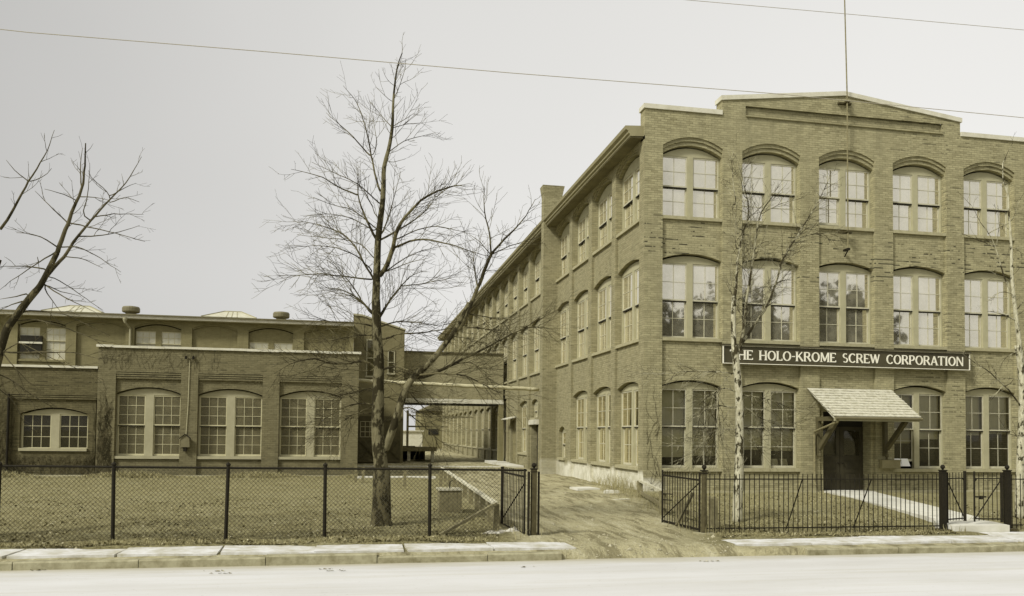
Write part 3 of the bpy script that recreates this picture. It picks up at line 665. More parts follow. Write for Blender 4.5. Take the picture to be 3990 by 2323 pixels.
# papers leaning inside two street windows
q = MB(); q.prism([(18.2, 25.46, -1.0), (18.46, 25.44, -1.0), (18.43, 25.5, -.74), (18.2, 25.5, -.74)], (0, .01, 0)); q.prism([(18.47, 25.44, -1.0), (18.8, 25.46, -1.0), (18.72, 25.5, -.74), (18.46, 25.5, -.74)], (0, .01, 0))
q.v = [(a, b - .32, c + .02) for a, b, c in q.v]
tag(q.build('open_book', 'paper'), 'open white book propped on the sill of the raised window right of the entrance', 'book')
q = MB(); q.prism([(13.78, 25.46, -1.0), (14.05, 25.44, -1.0), (14.02, 25.5, -.76), (13.8, 25.5, -.76)], (0, .01, 0)); q.prism([(14.1, 25.44, -1.0), (14.4, 25.46, -1.0), (14.36, 25.5, -.76), (14.12, 25.5, -.76)], (0, .01, 0))
tag(q.build('paper_stack', 'wood_pale'), 'pale papers standing behind the glass of the window left of the entrance', 'papers')
# white lamp globe inside the second floor window
q = MB(); q.lathe((11.27, 25.75, 3.62), [(0, -.1), (.08, -.08), (.12, -.02), (.11, .05), (.05, .1), (.02, .14), (.012, .5)], 14)
tag(q.build('lamp_globe', 'paper', smooth=True), 'white lamp globe inside the leftmost second floor front window', 'lamp')

# ------------------------------------------------------------------ low brick building on the left
LB = empty('low_brick_building', (-4.8, 34.2, G), 'single storey brick building on the left with three big paired windows', 'workshop')
ml = mF(34.2); lb = [(-9.13, -6.73), (-6.09, -3.63), (-2.98, -.52)]
wb = MB(); e_ = [-9.78] + [v for b in lb for v in b] + [.16]
for a, b in zip(e_[::2], e_[1::2]): wb.quad(ml(a, 0, BASE), ml(b, 0, BASE), ml(b, 0, 3.2), ml(a, 0, 3.2))
for a, b in lb:
    for u in (a, b): jamb(wb, ml, u, 0, .12, BASE, 2.3); jamb(wb, ml, u, .12, .38, BASE, 1.5)
    panel(wb, ml, a, b, 2.235, 3.2, 0, .12)
    for k in range(3):                                      # stepped brick corbels
        z = 2.235 - .085 * k; wb.mbox(ml, a, b, .005 + .012 * k, .13, z - .085, z - .026)
    panel(wb, ml, a, b, None, 2.0, .12, .26, (1.41, 1.66)); panel(wb, ml, a, b, BASE, -1.16, .12, .26)
wb.box(-9.78, .16, 34.6, 34.62, BASE, 3.19)
for x in (-9.78, .16): wb.quad((x, 34.2, BASE), (x, 48, BASE), (x, 48, 3.2), (x, 34.2, 3.2))
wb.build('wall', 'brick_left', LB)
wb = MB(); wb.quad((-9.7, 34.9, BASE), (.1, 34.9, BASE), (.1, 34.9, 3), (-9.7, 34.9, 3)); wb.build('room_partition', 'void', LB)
q = MB(); x = -9.85
while x < .2:
    x1 = min(x + .62, .24); z = 3.175 + rb.uniform(-.008, .008); q.box(x + .004, x1, 34.12, 34.6, z, z + .085 + rb.uniform(0, .01)); x = x1
q.build('coping', 'white', LB)
q = MB(); q.quad((-9.78, 34.4, 2.95), (.16, 34.4, 2.95), (.16, 48, 2.95), (-9.78, 48, 2.95)); q.build('roof', 'vent', LB)
q = MB(); q.box(-9.8, .18, 34.08, 34.21, -2.1, -1.78); q.build('plinth', 'stone', LB)
lbl = [[('blind_tan', .62), ('blind_dim', .3)], [('blind_dim', .3), ('blind_tan', .6)], [('blind_dim', .9), ('blind_tan', .85)]]
for i, (a, b) in enumerate(lb):
    window(LB, ml, a + .004, b - .004, -1.04, .19, 1.35, (1.41, 1.66), d=.12, nx=3, ny=3, mw=.31, fm='trim_left', sm='sash_left', gl='glass_left', blinds=lbl[i], mt=.019)
# lower wing with creeper stems
LW = empty('creeper_covered_wing', (-13, 34.25, G), 'lower brick wing at the far left covered with bare creeper stems', 'workshop')
mw_ = mF(34.26); wb = MB()
wb.quad(mw_(-17.5, 0, BASE), mw_(-12.84, 0, BASE), mw_(-12.84, 0, 2.38), mw_(-17.5, 0, 2.38))
for u in (-12.84, -9.83): jamb(wb, mw_, u, 0, .1, BASE, 1.3)
panel(wb, mw_, -12.84, -9.79, 1.285, 2.38, 0, .1)
for k in range(2):
    z = 1.285 - .08 * k; wb.mbox(mw_, -12.84, -9.79, .005 + .012 * k, .11, z - .08, z - .026)
a, b = -12.55, -10.13
wb.quad(mw_(-12.84, .1, BASE), mw_(a, .1, BASE), mw_(a, .1, 1.2), mw_(-12.84, .1, 1.2)); wb.quad(mw_(b, .1, BASE), mw_(-9.79, .1, BASE), mw_(-9.79, .1, 1.2), mw_(b, .1, 1.2))
panel(wb, mw_, a, b, None, 1.2, .1, .26, (.56, .80)); panel(wb, mw_, a, b, BASE, -.88, .1, .26)
for u in (a, b): jamb(wb, mw_, u, .1, .36, -.9, .6)
wb.quad((-17.5, 34.26, BASE), (-17.5, 46, BASE), (-17.5, 46, 2.38), (-17.5, 34.26, 2.38))
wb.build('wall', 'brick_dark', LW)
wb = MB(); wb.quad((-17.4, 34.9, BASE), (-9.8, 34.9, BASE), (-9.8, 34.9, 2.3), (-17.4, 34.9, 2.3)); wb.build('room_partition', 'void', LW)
q = MB(); q.box(-17.6, -9.79, 34.18, 34.6, 2.335, 2.42); q.build('coping', 'white', LW)
q = MB(); q.quad((-17.5, 34.4, 2.1), (-9.8, 34.4, 2.1), (-9.8, 46, 2.1), (-17.5, 46, 2.1)); q.build('roof', 'vent', LW)
q = MB(); q.box(-17.5, -10.0, 33.7, 34.27, -2.1, -1.78); q.build('plinth', 'stone', LW)
window(LW, mw_, a + .004, b - .004, -.76, -.75, .55, (.56, .80), nx=3, ny=3, mw=.30, fm='trim_left', sm='sash_left', gl='glass_low', top_only=True, mt=.019)
q = MB(); q.tube([(-12.9, 34.2, 1.3), (-12.9, 34.2, -2.0)], .045, 8); q.build('drainpipe', 'iron', LW)
# alarm box with conduit and insulators on the pier
AB = empty('alarm_box', (-6.5, 34.15, -.5), 'small dark gabled alarm box on a brick pier with a conduit above', 'alarm box')
q = MB(); q.prism([(-6.66, 34.02, -.68), (-6.32, 34.02, -.68), (-6.34, 34.02, -.32), (-6.49, 34.02, -.2), (-6.64, 34.02, -.32)], (0, .17, 0)); q.build('case', 'vent', AB)
q = MB(); q.bar((-6.70, 34.0, -.34), (-6.49, 34.0, -.17), .04, .03); q.bar((-6.28, 34.0, -.34), (-6.49, 34.0, -.17), .04, .03); q.box(-6.56, -6.44, 34.05, 34.16, -.85, -.68); q.build('hood', 'iron', AB)
q = MB(); q.tube([(-6.42, 34.17, 2.75), (-6.44, 34.17, 1.0), (-6.49, 34.17, -.2)], .013, 6); q.build('conduit', 'sash_left', AB)
for x in (-6.56, -6.28):
    q = MB(); q.lathe((x, 34.12, 2.85), [(0, -.07), (.05, -.06), (.035, -.02), (.055, 0), (.035, .03), (.04, .06), (0, .07)], 8); q.build('insulator', 'iron', AB)

# rear building with skylights and roof vents
RB = empty('rear_brick_hall', (-9, 48, G), 'longer brick hall behind the low building, pale eaves and blind arches', 'workshop')
mr_ = mF(48.0); wb = MB()
bays = [(-21.6, -18.5, 0), (-17.78, -15.40, 1), (-14.88, -12.38, 0), (-11.93, -9.50, 1), (-8.93, -6.52, 0), (-5.92, -3.48, 1), (-2.88, -.35, 0)]
e_ = [-24] + [v for b in bays for v in b[:2]] + [-.1]
for a, b in zip(e_[::2], e_[1::2]): wb.quad(mr_(a, 0, BASE), mr_(b, 0, BASE), mr_(b, 0, 6.1), mr_(a, 0, 6.1))
for a, b, wn in bays:
    for u in (a, b): jamb(wb, mr_, u, 0, .16, BASE, 5.8)
    panel(wb, mr_, a, b, None, 6.1, 0, .08, (5.64, 5.90)); panel(wb, mr_, a, b, None, 6.0, .06, .2, (5.56, 5.82))
    if wn: panel(wb, mr_, a, b, BASE, 3.6, .14, .2)
    else: wb.quad(mr_(a, .16, BASE), mr_(b, .16, BASE), mr_(b, .16, 5.9), mr_(a, .16, 5.9))
wb.build('wall', 'brick_rear', RB)
q = MB(); q.quad((-24, 49.2, 2), (-.2, 49.2, 2), (-.2, 49.2, 6), (-24, 49.2, 6)); q.build('room_partition', 'void', RB)
q = MB(); q.box(-24, -.12, 47.5, 47.62, 6.03, 6.22); q.box(-24, -.12, 47.62, 48.0, 6.03, 6.08); q.build('eaves', 'white', RB)
q = MB(); q.box(-24, -.12, 47.4, 47.52, 6.19, 6.25); q.build('gutter', 'vent', RB)
q = MB(); q.quad((-24, 47.5, 6.23), (-.1, 47.5, 6.23), (-.1, 62, 6.6), (-24, 62, 6.6)); q.build('roof', 'vent', RB)
q = MB(); q.tube([(-12.3, 47.46, 6.05), (-12.3, 47.5, 5.8), (-12.12, 47.9, 5.5), (-12.12, 47.9, 2.5)], .06, 8); q.lathe((-12.3, 47.5, 5.95), [(.06, -.15), (.12, 0), (.12, .1)], 8); q.build('drainpipe', 'trim_left', RB)
for a, b, wn in bays:
    if wn:
        hd = {-17.78: 5.45, -11.93: 5.42, -5.92: 5.0}[a]
        window(RB, mr_, a + .004, b - .004, 3.7, 4.75 if hd > 5.2 else 4.3, hd, (5.56, 5.82), d=.14, nx=3, ny=2, mw=.3, fm='brick_rear', sm='sash_left', gl='glass_pale', blinds=[('blind_white', 1.0)] * 2, mt=.03, inn=.06)
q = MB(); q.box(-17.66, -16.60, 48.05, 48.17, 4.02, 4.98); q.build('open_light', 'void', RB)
q = MB(); q.box(-17.70, -16.56, 48.0, 48.06, 4.54, 4.64); q.build('window_bar', 'white', RB)
for x0, x1, xa, xb in ((-17.5, -14.3, -16.25, -15.2), (-8.9, -5.8, -7.72, -6.75)):
    sk = empty('skylight', ((x0 + x1) / 2, 51, 6.4), ('left' if x0 < -12 else 'right') + ' of the two hipped glass skylights on the rear hall roof', 'skylight', 'hipped skylights on the rear hall roof')
    zb, zt = 6.66, 7.10; ya, yb, yc, yd = 50.4, 53.0, 51.2, 52.2
    V = [(x0, ya, zb), (x1, ya, zb), (x1, yb, zb), (x0, yb, zb), (xa, yc, zt), (xb, yc, zt), (xb, yd, zt), (xa, yd, zt)]
    q = MB(); q.add(V, [(0, 1, 5, 4), (1, 2, 6, 5), (2, 3, 7, 6), (3, 0, 4, 7)]); q.build('pane', 'glass_pale', sk)
    q = MB(); q.box(x0 - .05, x1 + .05, ya - .05, yb + .05, 6.2, 6.61)
    for i, j in ((0, 4), (1, 5), (2, 6), (3, 7), (4, 5), (6, 7), (5, 6), (4, 7)): q.bar(V[i], V[j], .07, .07)
    for k in (1, 2, 3):
        f = k / 4; q.bar(tuple(V[0][c] + (V[1][c] - V[0][c]) * (.35 + .1 * k) for c in range(3)), tuple(V[4][c] + (V[5][c] - V[4][c]) * f for c in range(3)), .04, .04)
    q.build('frame', 'trim_left', sk)
for x, nm in ((-12.89, 'darker'), (-4.42, 'paler')):
    v = empty('roof_vent', (x, 51, 6.4), 'round mushroom vent on the rear hall roof, ' + ('nearer the left skylight' if x < -10 else 'right of the right skylight'), 'roof vent', 'mushroom vents on the rear hall roof')
    q = MB(); q.lathe((x, 51, 6.3), [(.3, 0), (.3, .5)], 16); q.build('pipe', 'vent', v)
    q = MB(); q.lathe((x, 51, 6.78), [(.3, -.02), (.46, .03), (.485, .08), (.485, .27), (.44, .35), (.2, .39), (.0, .40)], 20); q.build('cap', 'vent', v)

# gabled end building with the yard doors
GB = empty('gable_end_building', (1.4, 49, G), 'brick end building with a sloping parapet behind the main tree, plank doors below', 'workshop')
mg = mF(49.0); wb = MB()
wb.prism([(-.1, 49, BASE), (2.87, 49, BASE), (2.87, 49, 6.05), (.35, 49, 6.82), (-.1, 49, 6.84)], (0, 7, 0)); wb.build('wall', 'brick_gable', GB)
q = MB(); q.prism([(-.14, 48.93, 6.84), (.35, 48.93, 6.82), (2.92, 48.93, 6.05), (2.92, 48.93, 6.13), (.35, 48.93, 6.92), (-.14, 48.93, 6.95)], (0, 7.1, 0)); q.build('coping', 'trim_left', GB)
for a, b, z0, z1 in ((.70, 1.12, 3.3, 5.4), (1.95, 2.25, 3.5, 4.75)):
    q = MB(); q.box(a - .06, a, 48.94, 49.01, z0, z1); q.box(b, b + .06, 48.94, 49.01, z0, z1); q.box(a - .06, b + .06, 48.94, 49.01, z1, z1 + .07); q.box(a - .1, b + .1, 48.9, 49.01, z0 - .1, z0); q.box(a, b, 48.96, 49.01, (z0 + z1) / 2 - .03, (z0 + z1) / 2 + .03)
    f_ = q.build('window', 'trim_left', GB); g = MB(); g.quad((a, 48.985, z0), (b, 48.985, z0), (b, 48.985, z1), (a, 48.985, z1)); g.build('pane', 'glass_low', f_)
q = MB(); q.box(.1, 2.85, 48.86, 49.01, .80, .93); q.build('door_head', 'wood_dark', GB)
for x0, x1 in ((.24, 1.42), (1.46, 2.7)):
    q = MB(); q.box(x0, x1, 48.88, 48.96, -1.8, .8)
    for z0, z1 in ((-1.78, -1.6), (-.55, -.38), (.66, .79)): q.box(x0 + .01, x1 - .01, 48.84, 48.88, z0, z1)
    q.bar((x0 + .08, 48.86, -1.6), (x1 - .08, 48.86, -.5), .10, .035); q.bar((x0 + .08, 48.857, -.5), (x1 - .08, 48.857, -1.6), .10, .035)
    if x0 > 1:
        for k in range(6): q.box(x0 + .1 + .19 * k, x0 + .13 + .19 * k, 48.865, 48.88, -.35, .65)
    o = q.build('door', 'wood_dark', GB)
    if x0 < 1:
        f = MB(); 
        for k in range(4): f.box(x0 + .12 + .27 * k, x0 + .15 + .27 * k, 48.855, 48.885, -.3, .6)
        for z in (-.3, 0, .3, .6): f.box(x0 + .12, x0 + .96, 48.85, 48.88, z - .015, z + .015)
        f.build('glazing_bar', 'sash_left', o)
# covered bridge between the end building and the factory wing
BR = empty('covered_bridge', (6, 50, 1.8), 'brick faced covered bridge over the yard passage on a pale beam', 'bridge')
q = MB(); q.box(2.88, 9.06, 50.06, 54.0, 2.06, 4.86); q.box(5.85, 5.9, 50.045, 50.07, 2.1, 4.8); q.build('wall', 'brick_side', BR)
q = MB(); q.box(2.84, 9.08, 49.98, 54.1, 4.86, 4.95); q.build('coping', 'wood_dark', BR)
q = MB(); q.box(2.84, 9.06, 49.96, 50.2, 1.80, 2.06); q.build('beam', 'white', BR)
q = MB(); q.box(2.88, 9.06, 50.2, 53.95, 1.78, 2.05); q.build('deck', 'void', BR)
q = MB(); q.box(8.78, 9.08, 50.0, 50.4, BASE, 1.8); q.build('pier', 'brick_rear', BR)
# steam pipe crossing the yard
q = MB(); n = 24; pts = [(.05 + 9.0 * i / n, 40.0, 2.45 - .24 * i / n + .015 * sin(i * 2.1)) for i in range(n + 1)]; q.tube(pts, [.095 + .006 * sin(i * 3.3) for i in range(n + 1)], 10)
SP = tag(q.build('steam_pipe', 'pipe', smooth=True), 'long lagged steam pipe crossing the yard from the low building to the factory', 'pipe')
for x in (.2, 3.2, 6.2, 8.6):
    q = MB(); q.lathe((x, 40, 2.45 - .026 * x), [(.112, -.02), (.112, .02)], 10); q.v = [(x + (p[2] - (2.45 - .026 * x)), p[1], 2.45 - .026 * x + (p[0] - x)) for p in q.v]; q.build('band', 'trim', SP)
# loading platform in the yard
LP = empty('loading_platform', (3.3, 53, G), 'timber loading platform on posts in the yard passage', 'platform')
q = MB(); q.box(1.9, 5.15, 52.4, 57, -1.12, -.98); q.box(1.9, 5.2, 52.3, 52.4, -1.2, -.92); q.box(2.0, 3.9, 53.2, 53.7, -.98, -.88); q.build('deck', 'wood', LP)
for x in (2.2, 3.35, 4.85):
    q = MB(); q.box(x, x + .2, 52.42, 52.62, G - .1, -1.12); q.build('leg', 'wood_pale', LP)
for x in (4.3, 4.62):
    q = MB(); q.box(x, x + .12, 55.5, 55.62, G - .1, -1.12); q.build('leg', 'wood_dark', LP)
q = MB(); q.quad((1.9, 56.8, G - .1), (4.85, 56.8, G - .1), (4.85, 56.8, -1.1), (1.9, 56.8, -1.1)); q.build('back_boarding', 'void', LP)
# beyond the passage
FB = empty('far_brick_building', (9, 95, G), 'small distant brick building seen through the yard passage', 'building')
q = MB(); q.box(7.6, 14, 95, 104, BASE, 2.5); q.build('wall', 'brick_rear', FB); q = MB(); q.prism([(7.3, 94.7, 2.5), (14.3, 94.7, 2.5), (10.8, 94.7, 4.2)], (0, 9.6, 0)); q.build('roof', 'vent', FB)
q = MB(); q.box(8.45, 9.6, 94.93, 95.02, -.25, .42); q.build('window', 'void', FB)
WS = empty('whitewashed_shed', (4.5, 88, G), 'low whitewashed shed at the far end of the yard passage', 'shed')
q = MB(); q.box(1.5, 7.2, 88, 93, BASE, .1); q.build('wall', 'white', WS); q = MB(); q.box(1.3, 7.35, 87.8, 93.2, .1, .2); q.build('roof', 'white', WS)
YP = empty('yard_pole', (3.9, 62, G), 'thin wooden yard pole standing beyond the loading platform', 'pole')
q = MB(); q.tube([(3.95, 62, G), (3.95, 62, 1.65)], .09, 8); q.build('post', 'wood', YP)
q = MB(); q.tube([(3.95, 62, 1.25), (7.0, 62, 1.22), (9.0, 62, 1.2)], .045, 6); q.box(3.9, 7.0, 61.95, 62.05, .38, .5); q.build('rail', 'wood', YP)

# ------------------------------------------------------------------ fences
def finial(q, x, y, z, r): q.lathe((x, y, z), [(.0, 0), (r * .5, .0), (r * .4, r * .4), (r, r * 1.1), (r * .95, r * 1.7), (r * .5, r * 2.3), (0, r * 2.4)], 12)
CF = empty('chain_link_fence', (-2, 15.3, -1.95), 'black chain link fence on round iron posts in front of the left lawn', 'fence')
px_ = [-13.2, -11.4, -9.55, -7.72, -5.88, -4.06, -2.2, -.49, 1.41]
for i, x in enumerate(px_):
    q = MB(); l_ = .02 * sin(i * 2.3); q.tube([(x, 15.3, -2.1), (x + l_, 15.3, -.63)], .032, 8); q.lathe((x + l_, 15.3, -.63), [(.035, 0), (.045, .02), (.03, .045), (.0, .065)], 8); q.build('post', 'iron', CF)
q = MB(); q.tube([(-13.2, 15.3, -.62), (-6, 15.3, -.645), (-2, 15.3, -.67), (1.4, 15.3, -.685), (3.24, 15.3, -.70)], .021, 6); q.build('top_rail', 'iron', CF)
q = MB(); p_ = .078; zt, zb = -.66, -1.93; hh = zt - zb; x = -13.2 - hh
r_ = .0034
while x < 2.72:
    for s_ in (1, -1):
        xa, za, xb, zb2 = x, (zb if s_ > 0 else zt), x + hh, (zt if s_ > 0 else zb)
        if xa < -13.2: f = (-13.2 - xa) / (xb - xa); za += (zb2 - za) * f; xa = -13.2
        if xb > 2.72: f = (2.72 - xa) / (xb - xa); zb2 = za + (zb2 - za) * f; xb = 2.72
        if xb - xa > .02:
            q.tube([(xa, 15.3 + .003 * s_, za), (xb, 15.3 + .003 * s_, zb2)], r_, 3, False)
    x += p_
for x in [-13.1 + p_ * k for k in range(int(15.8 / p_))]:
    q.tube([(x - .015, 15.3, zt - .01), (x, 15.3, zt + .045), (x + .015, 15.3, zt - .01)], r_, 3, False)
q.tube([(-13.2, 15.3, -1.92), (2.72, 15.3, -1.92)], .003, 3, False)
q.build('wire_mesh', 'wire', CF)
def pickets(q, A, B, n, z0, z1, r=.0085, bow=0):
    for k in range(n + 1):
        f = k / n; x = A[0] + (B[0] - A[0]) * f; y = A[1] + (B[1] - A[1]) * f; j = .004 * sin(k * 5.1)
        q.tube([(x, y, z0 + (.02 * sin(k * 1.9) if bow else 0)), (x + j, y, z1 + .006 * sin(k * 3.7))], r, 5)
# iron gate leaves of the drive, both swung open into the yard
def leaf(name, A, B, z0, z1, n, label, group, diag, post_w=.03, extra=None, loc=None):
    g = empty(name, (A[0], A[1], z0), label, 'gate', group)
    q = MB(); q.tube([(A[0], A[1], z0 - .05), (A[0], A[1], z1 + .03)], .02, 6); q.tube([(B[0], B[1], z0 - .03), (B[0], B[1], z1)], post_w, 6)
    q.bar((A[0], A[1], z1 - .12), (B[0], B[1], z1 - .11), .02, .035); q.bar((A[0], A[1], z0 + .03), (B[0], B[1], z0 + .03), .02, .045)
    q.build('frame', 'iron', g)
    q = MB(); pickets(q, A, B, n, z0, z1); q.build('picket_panel', 'iron', g)
    q = MB(); a, b = diag; q.tube([a, b], .013, 5); q.build('brace', 'iron', g)
    return g
lg = leaf('drive_gate_leaf', (3.2, 15.28), (3.07, 16.97), -1.93, -.70, 15, 'left leaf of the iron drive gate swung open beside the chain link fence', 'iron drive gate leaves', ((3.2, 15.3, -.95), (3.07, 16.95, -1.8)), .03)
rg = leaf('drive_gate_leaf', (6.70, 15.2), (6.585, 16.88), -1.88, -.76, 14, 'right leaf of the iron drive gate swung open before the low wooden rails', 'iron drive gate leaves', ((6.70, 15.25, -.95), (6.59, 16.85, -1.78)), .02)
q = MB()
for z in (-1.27, -1.40): q.tube([(6.59, 16.88, z), (6.75, 16.7, z)], .012, 5)
q.build('latch', 'iron', rg)
# gate posts
def gpost(x, y, w_, z1, mat, label, group=None, cap='iron', square=True):
    g = empty('gate_post', (x, y, -1.95), label, 'gate post', group)
    q = MB()
    if square: q.box(x - w_ / 2, x + w_ / 2, y - w_ / 2, y + w_ / 2, -2.1, z1)
    else: q.lathe((x, y, -2.1), [(w_ / 2 * 1.15, 0), (w_ / 2 * 1.1, .4), (w_ / 2, z1 + 2.0), (w_ / 2, z1 + 2.1)], 10)
    q.build('shaft', mat, g)
    q = MB(); c_ = w_ * .62; q.box(x - c_, x + c_, y - c_, y + c_, z1, z1 + .022); q.box(x - c_ * .9, x + c_ * .9, y - c_ * .9, y + c_ * .9, z1 - .05, z1 - .03); finial(q, x, y, z1 + .015, .048); q.build('cap', cap, g)
    return g
g = gpost(3.36, 15.2, .10, -.68, 'iron_rusty', 'square brown gate post with a ball finial left of the drive')
q = MB(); q.box(3.25, 3.27, 15.12, 15.26, -1.95, -.72); q.box(3.445, 3.465, 15.15, 15.25, -1.9, -.72); q.build('strap', 'iron', g)
g = gpost(6.76, 15.12, .10, -.70, 'iron_rusty', 'round iron gate post right of the drive, at the start of the railings', None, 'iron', False)
q = MB(); q.box(6.6, 6.95, 14.98, 15.26, -2.0, -1.90); q.build('footing', 'stone', g)
for x, lab in ((12.02, 'left of the two heavy black posts of the small front gate'), (13.56, 'right of the two heavy black posts of the small front gate')):
    g = gpost(x, 15.07, .105, -.68, 'iron', lab, 'heavy black posts of the small front gate')
    q = MB(); q.box(x - .14, x + .14, 14.92, 15.2, -2.05, -1.88); q.build('footing', 'iron_rusty', g)
# iron railings
def railing(x0, x1, label, stays):
    g = empty('iron_railings', (x0, 15.1, -1.95), label, 'railings', 'iron railings along the pavement')
    n = round((x1 - x0) / .1053)
    q = MB(); pickets(q, (x0, 15.1), (x1, 15.1), n, -1.93, -.75, .0088, 1); q.build('picket_panel', 'iron', g)
    for z in (-.855, -1.82):
        q = MB(); q.box(x0 - .06, x1 + .06, 15.085, 15.115, z - .011, z + .011); q.build('rail', 'iron', g)
    for sx__ in stays:
        q = MB(); q.tube([(sx__, 15.12, -.87), (sx__ - .02, 15.75, -1.98)], .012, 5); q.build('stay', 'iron', g)
railing(6.87, 11.9, 'long run of iron railings between the drive and the small front gate', (8.86, 10.4))
railing(13.7, 17.9, 'iron railings continuing right of the small front gate', (14.9, 16.2))
# small double gate
def small(A, B, label, diag, latch=False):
    g = empty('front_gate_leaf', (A[0], A[1], -1.8), label, 'gate', 'small front gate leaves')
    q = MB(); q.tube([(A[0], A[1], -1.76), (A[0], A[1], -.72)], .028, 8); q.tube([(B[0], B[1], -1.74), (B[0], B[1], -.69)], .03 if not latch else .018, 8)
    q.bar((A[0], A[1], -.84), (B[0], B[1], -.84), .02, .022); q.bar((A[0], A[1], -1.69), (B[0], B[1], -1.68), .02, .025)
    q.tube([(A[0], A[1], -.9), (A[0] + (B[0] - A[0]) * .06, A[1], -.86)], .02, 5); q.tube([(B[0], B[1], -.90), (B[0] + (A[0] - B[0]) * .08, B[1], -.85)], .018, 5); q.build('frame', 'iron', g)
    q = MB(); pickets(q, A, B, 6, -1.72, -.72, .008); q.build('picket_panel', 'iron', g)
    q = MB(); q.tube(diag, .013, 5); q.build('brace', 'iron', g)
    if latch:
        q = MB(); q.box(12.78, 13.02, 15.03, 15.06, -1.235, -1.205); q.box(12.88, 12.94, 15.02, 15.07, -1.27, -1.2); q.build('latch', 'iron', g)
small((12.14, 15.1), (12.68, 15.24), 'left leaf of the small front gate, slightly ajar', [(12.16, 15.1, -.9), (12.66, 15.23, -1.68)])
small((13.43, 15.08), (12.79, 15.1), 'right leaf of the small front gate, closed, with a latch', [(13.4, 15.07, -.88), (12.81, 15.09, -1.66)], True)
# low timber guard rails both sides of the drive
GR = empty('timber_guard_rail', (3, 20, -1.9), 'low pale timber rail on stub posts along the left side of the drive', 'guard rail', 'low timber rails beside the drive')
for k, (x, y) in enumerate([(2.8, 16.09), (2.86, 17.2), (2.92, 18.6), (2.98, 19.9), (3.03, 21.3), (3.1, 23.06), (3.16, 24.8), (3.25, 26.8), (3.33, 28.9), (3.42, 31), (3.5, 33)]):
    q = MB(); q.box(x - .055, x + .055, y - .05, y + .05, -2.1, -1.40); q.build('post', 'wood', GR)
q = MB(); q.bar((2.74, 15.95, -1.37), (3.52, 33.2, -1.42), .11, .05); q.build('top_rail', 'wood_pale', GR)
q = MB(); q.bar((2.86, 16.1, -1.72), (2.92, 19.4, -1.68), .04, .12); q.build('lower_rail', 'wood', GR)
q = MB(); q.bar((1.62, 15.62, -1.95), (2.78, 15.98, -1.38), .08, .05); q.build('brace', 'wood', GR)
GR2 = empty('timber_guard_rail', (7.6, 20, -1.9), 'weathered two rail timber fence running from the factory corner to the drive gate', 'guard rail', 'low timber rails beside the drive')
for x, y, h_ in ((8.45, 23.5, .52), (7.3, 18.7, .56), (7.0, 16.9, .5), (7.24, 15.75, .62)):
    q = MB(); q.box(x - .07, x + .07, y - .07, y + .07, -2.1, -1.9 + h_); q.build('post', 'wood', GR2)
for a, b, wd in (((8.5, 23.7, -1.38), (7.3, 18.6, -1.36), 'wood_pale'), ((7.3, 18.7, -1.36), (7.26, 15.72, -1.3), 'wood'), ((8.45, 23.5, -1.72), (7.26, 18.6, -1.68), 'wood'), ((7.26, 18.6, -1.68), (7.22, 15.7, -1.7), 'wood')):
    q = MB(); q.bar(a, b, .09 if wd != 'wood' else .05, .06 if wd != 'wood' else .09); q.build('rail', wd, GR2)
q = MB(); q.bar((6.5, 15.9, -1.85), (6.95, 16.1, -1.2), .05, .05); q.build('brace', 'wood_dark', GR2)
# plank box on the lawn
BX = empty('plank_box', (2.24, 19.2, -1.9), 'upright box of vertical planks standing on the lawn beside the timber rail', 'box')
q = MB()
for k in range(5): q.box(1.97 + .105 * k, 2.07 + .105 * k, 19.0, 19.03, -2.05, -1.34 + .008 * (k % 2))
for x in (1.97, 2.455): q.box(x, x + .03, 19.03, 19.5, -2.05, -1.34)
q.box(2.0, 2.455, 19.47, 19.5, -2.05, -1.34); q.build('side', 'wood', BX)
q = MB(); q.box(1.94, 2.51, 18.97, 19.07, -1.34, -1.30); q.box(1.94, 2.51, 19.42, 19.53, -1.34, -1.30); q.box(2.05, 2.4, 19.07, 19.42, -1.36, -1.33); q.build('lid', 'wood_pale', BX)
q = MB(); q.tube([(2.24, 19.3, -1.34), (2.24, 19.3, -1.17), (2.3, 19.3, -1.12)], .014, 5); q.build('spout', 'iron', BX)
# stub posts at the yard edge
for k, (x, y) in enumerate(((.35, 30.2), (3.05 * .98, 28.5), (1.75, 28.5), (.1, 30.5))):
    q = MB(); q.box(x - .05, x + .05, y - .05, y + .05, -2.1, -1.28); o = q.build('stub_post', 'wood')
    tag(o, ['short wooden stub post just right of the low building corner', 'short wooden stub post nearest the timber rail', 'short wooden stub post between the tree and the timber rail', 'short wooden stub post hard by the low building corner'][k], 'post', 'stub posts at the yard edge')
# edging strip of the yard before the doors
q = MB(); q.box(.1, 3.3, 33.4, 34.0, -2.0, -1.80); q.box(0.2, 8, 44.0, 44.6, -2.0, -1.81); q.build('yard_edging', 'concrete', kind='structure')
# overhead wires
for k, (p0, p1, p2, r, lab) in enumerate((((-4.06, 12, 0), (2.06, 12, 0), (10.27, 12, 0), .0055, 'lower overhead wire sloping down across the whole sky'), ((4.63, 13, 0), (10.3, 13, 0), (14, 13, 0), .005, 'upper overhead wire crossing only the top right corner'))):
    if k == 0: pts = [at(px, py, 12) for px, py in ((-400, 28), (70, 80), (660, 128), (1260, 180), (1900, 230), (2520, 290), (3000, 340))]
    else: pts = [at(px, py, 14) for px, py in ((1300, -60), (1690, 0), (2100, 36), (2520, 74), (3000, 118))]
    q = MB(); q.tube(pts, r, 5); tag(q.build('overhead_wire', 'cable'), lab, 'wire', 'overhead wires')

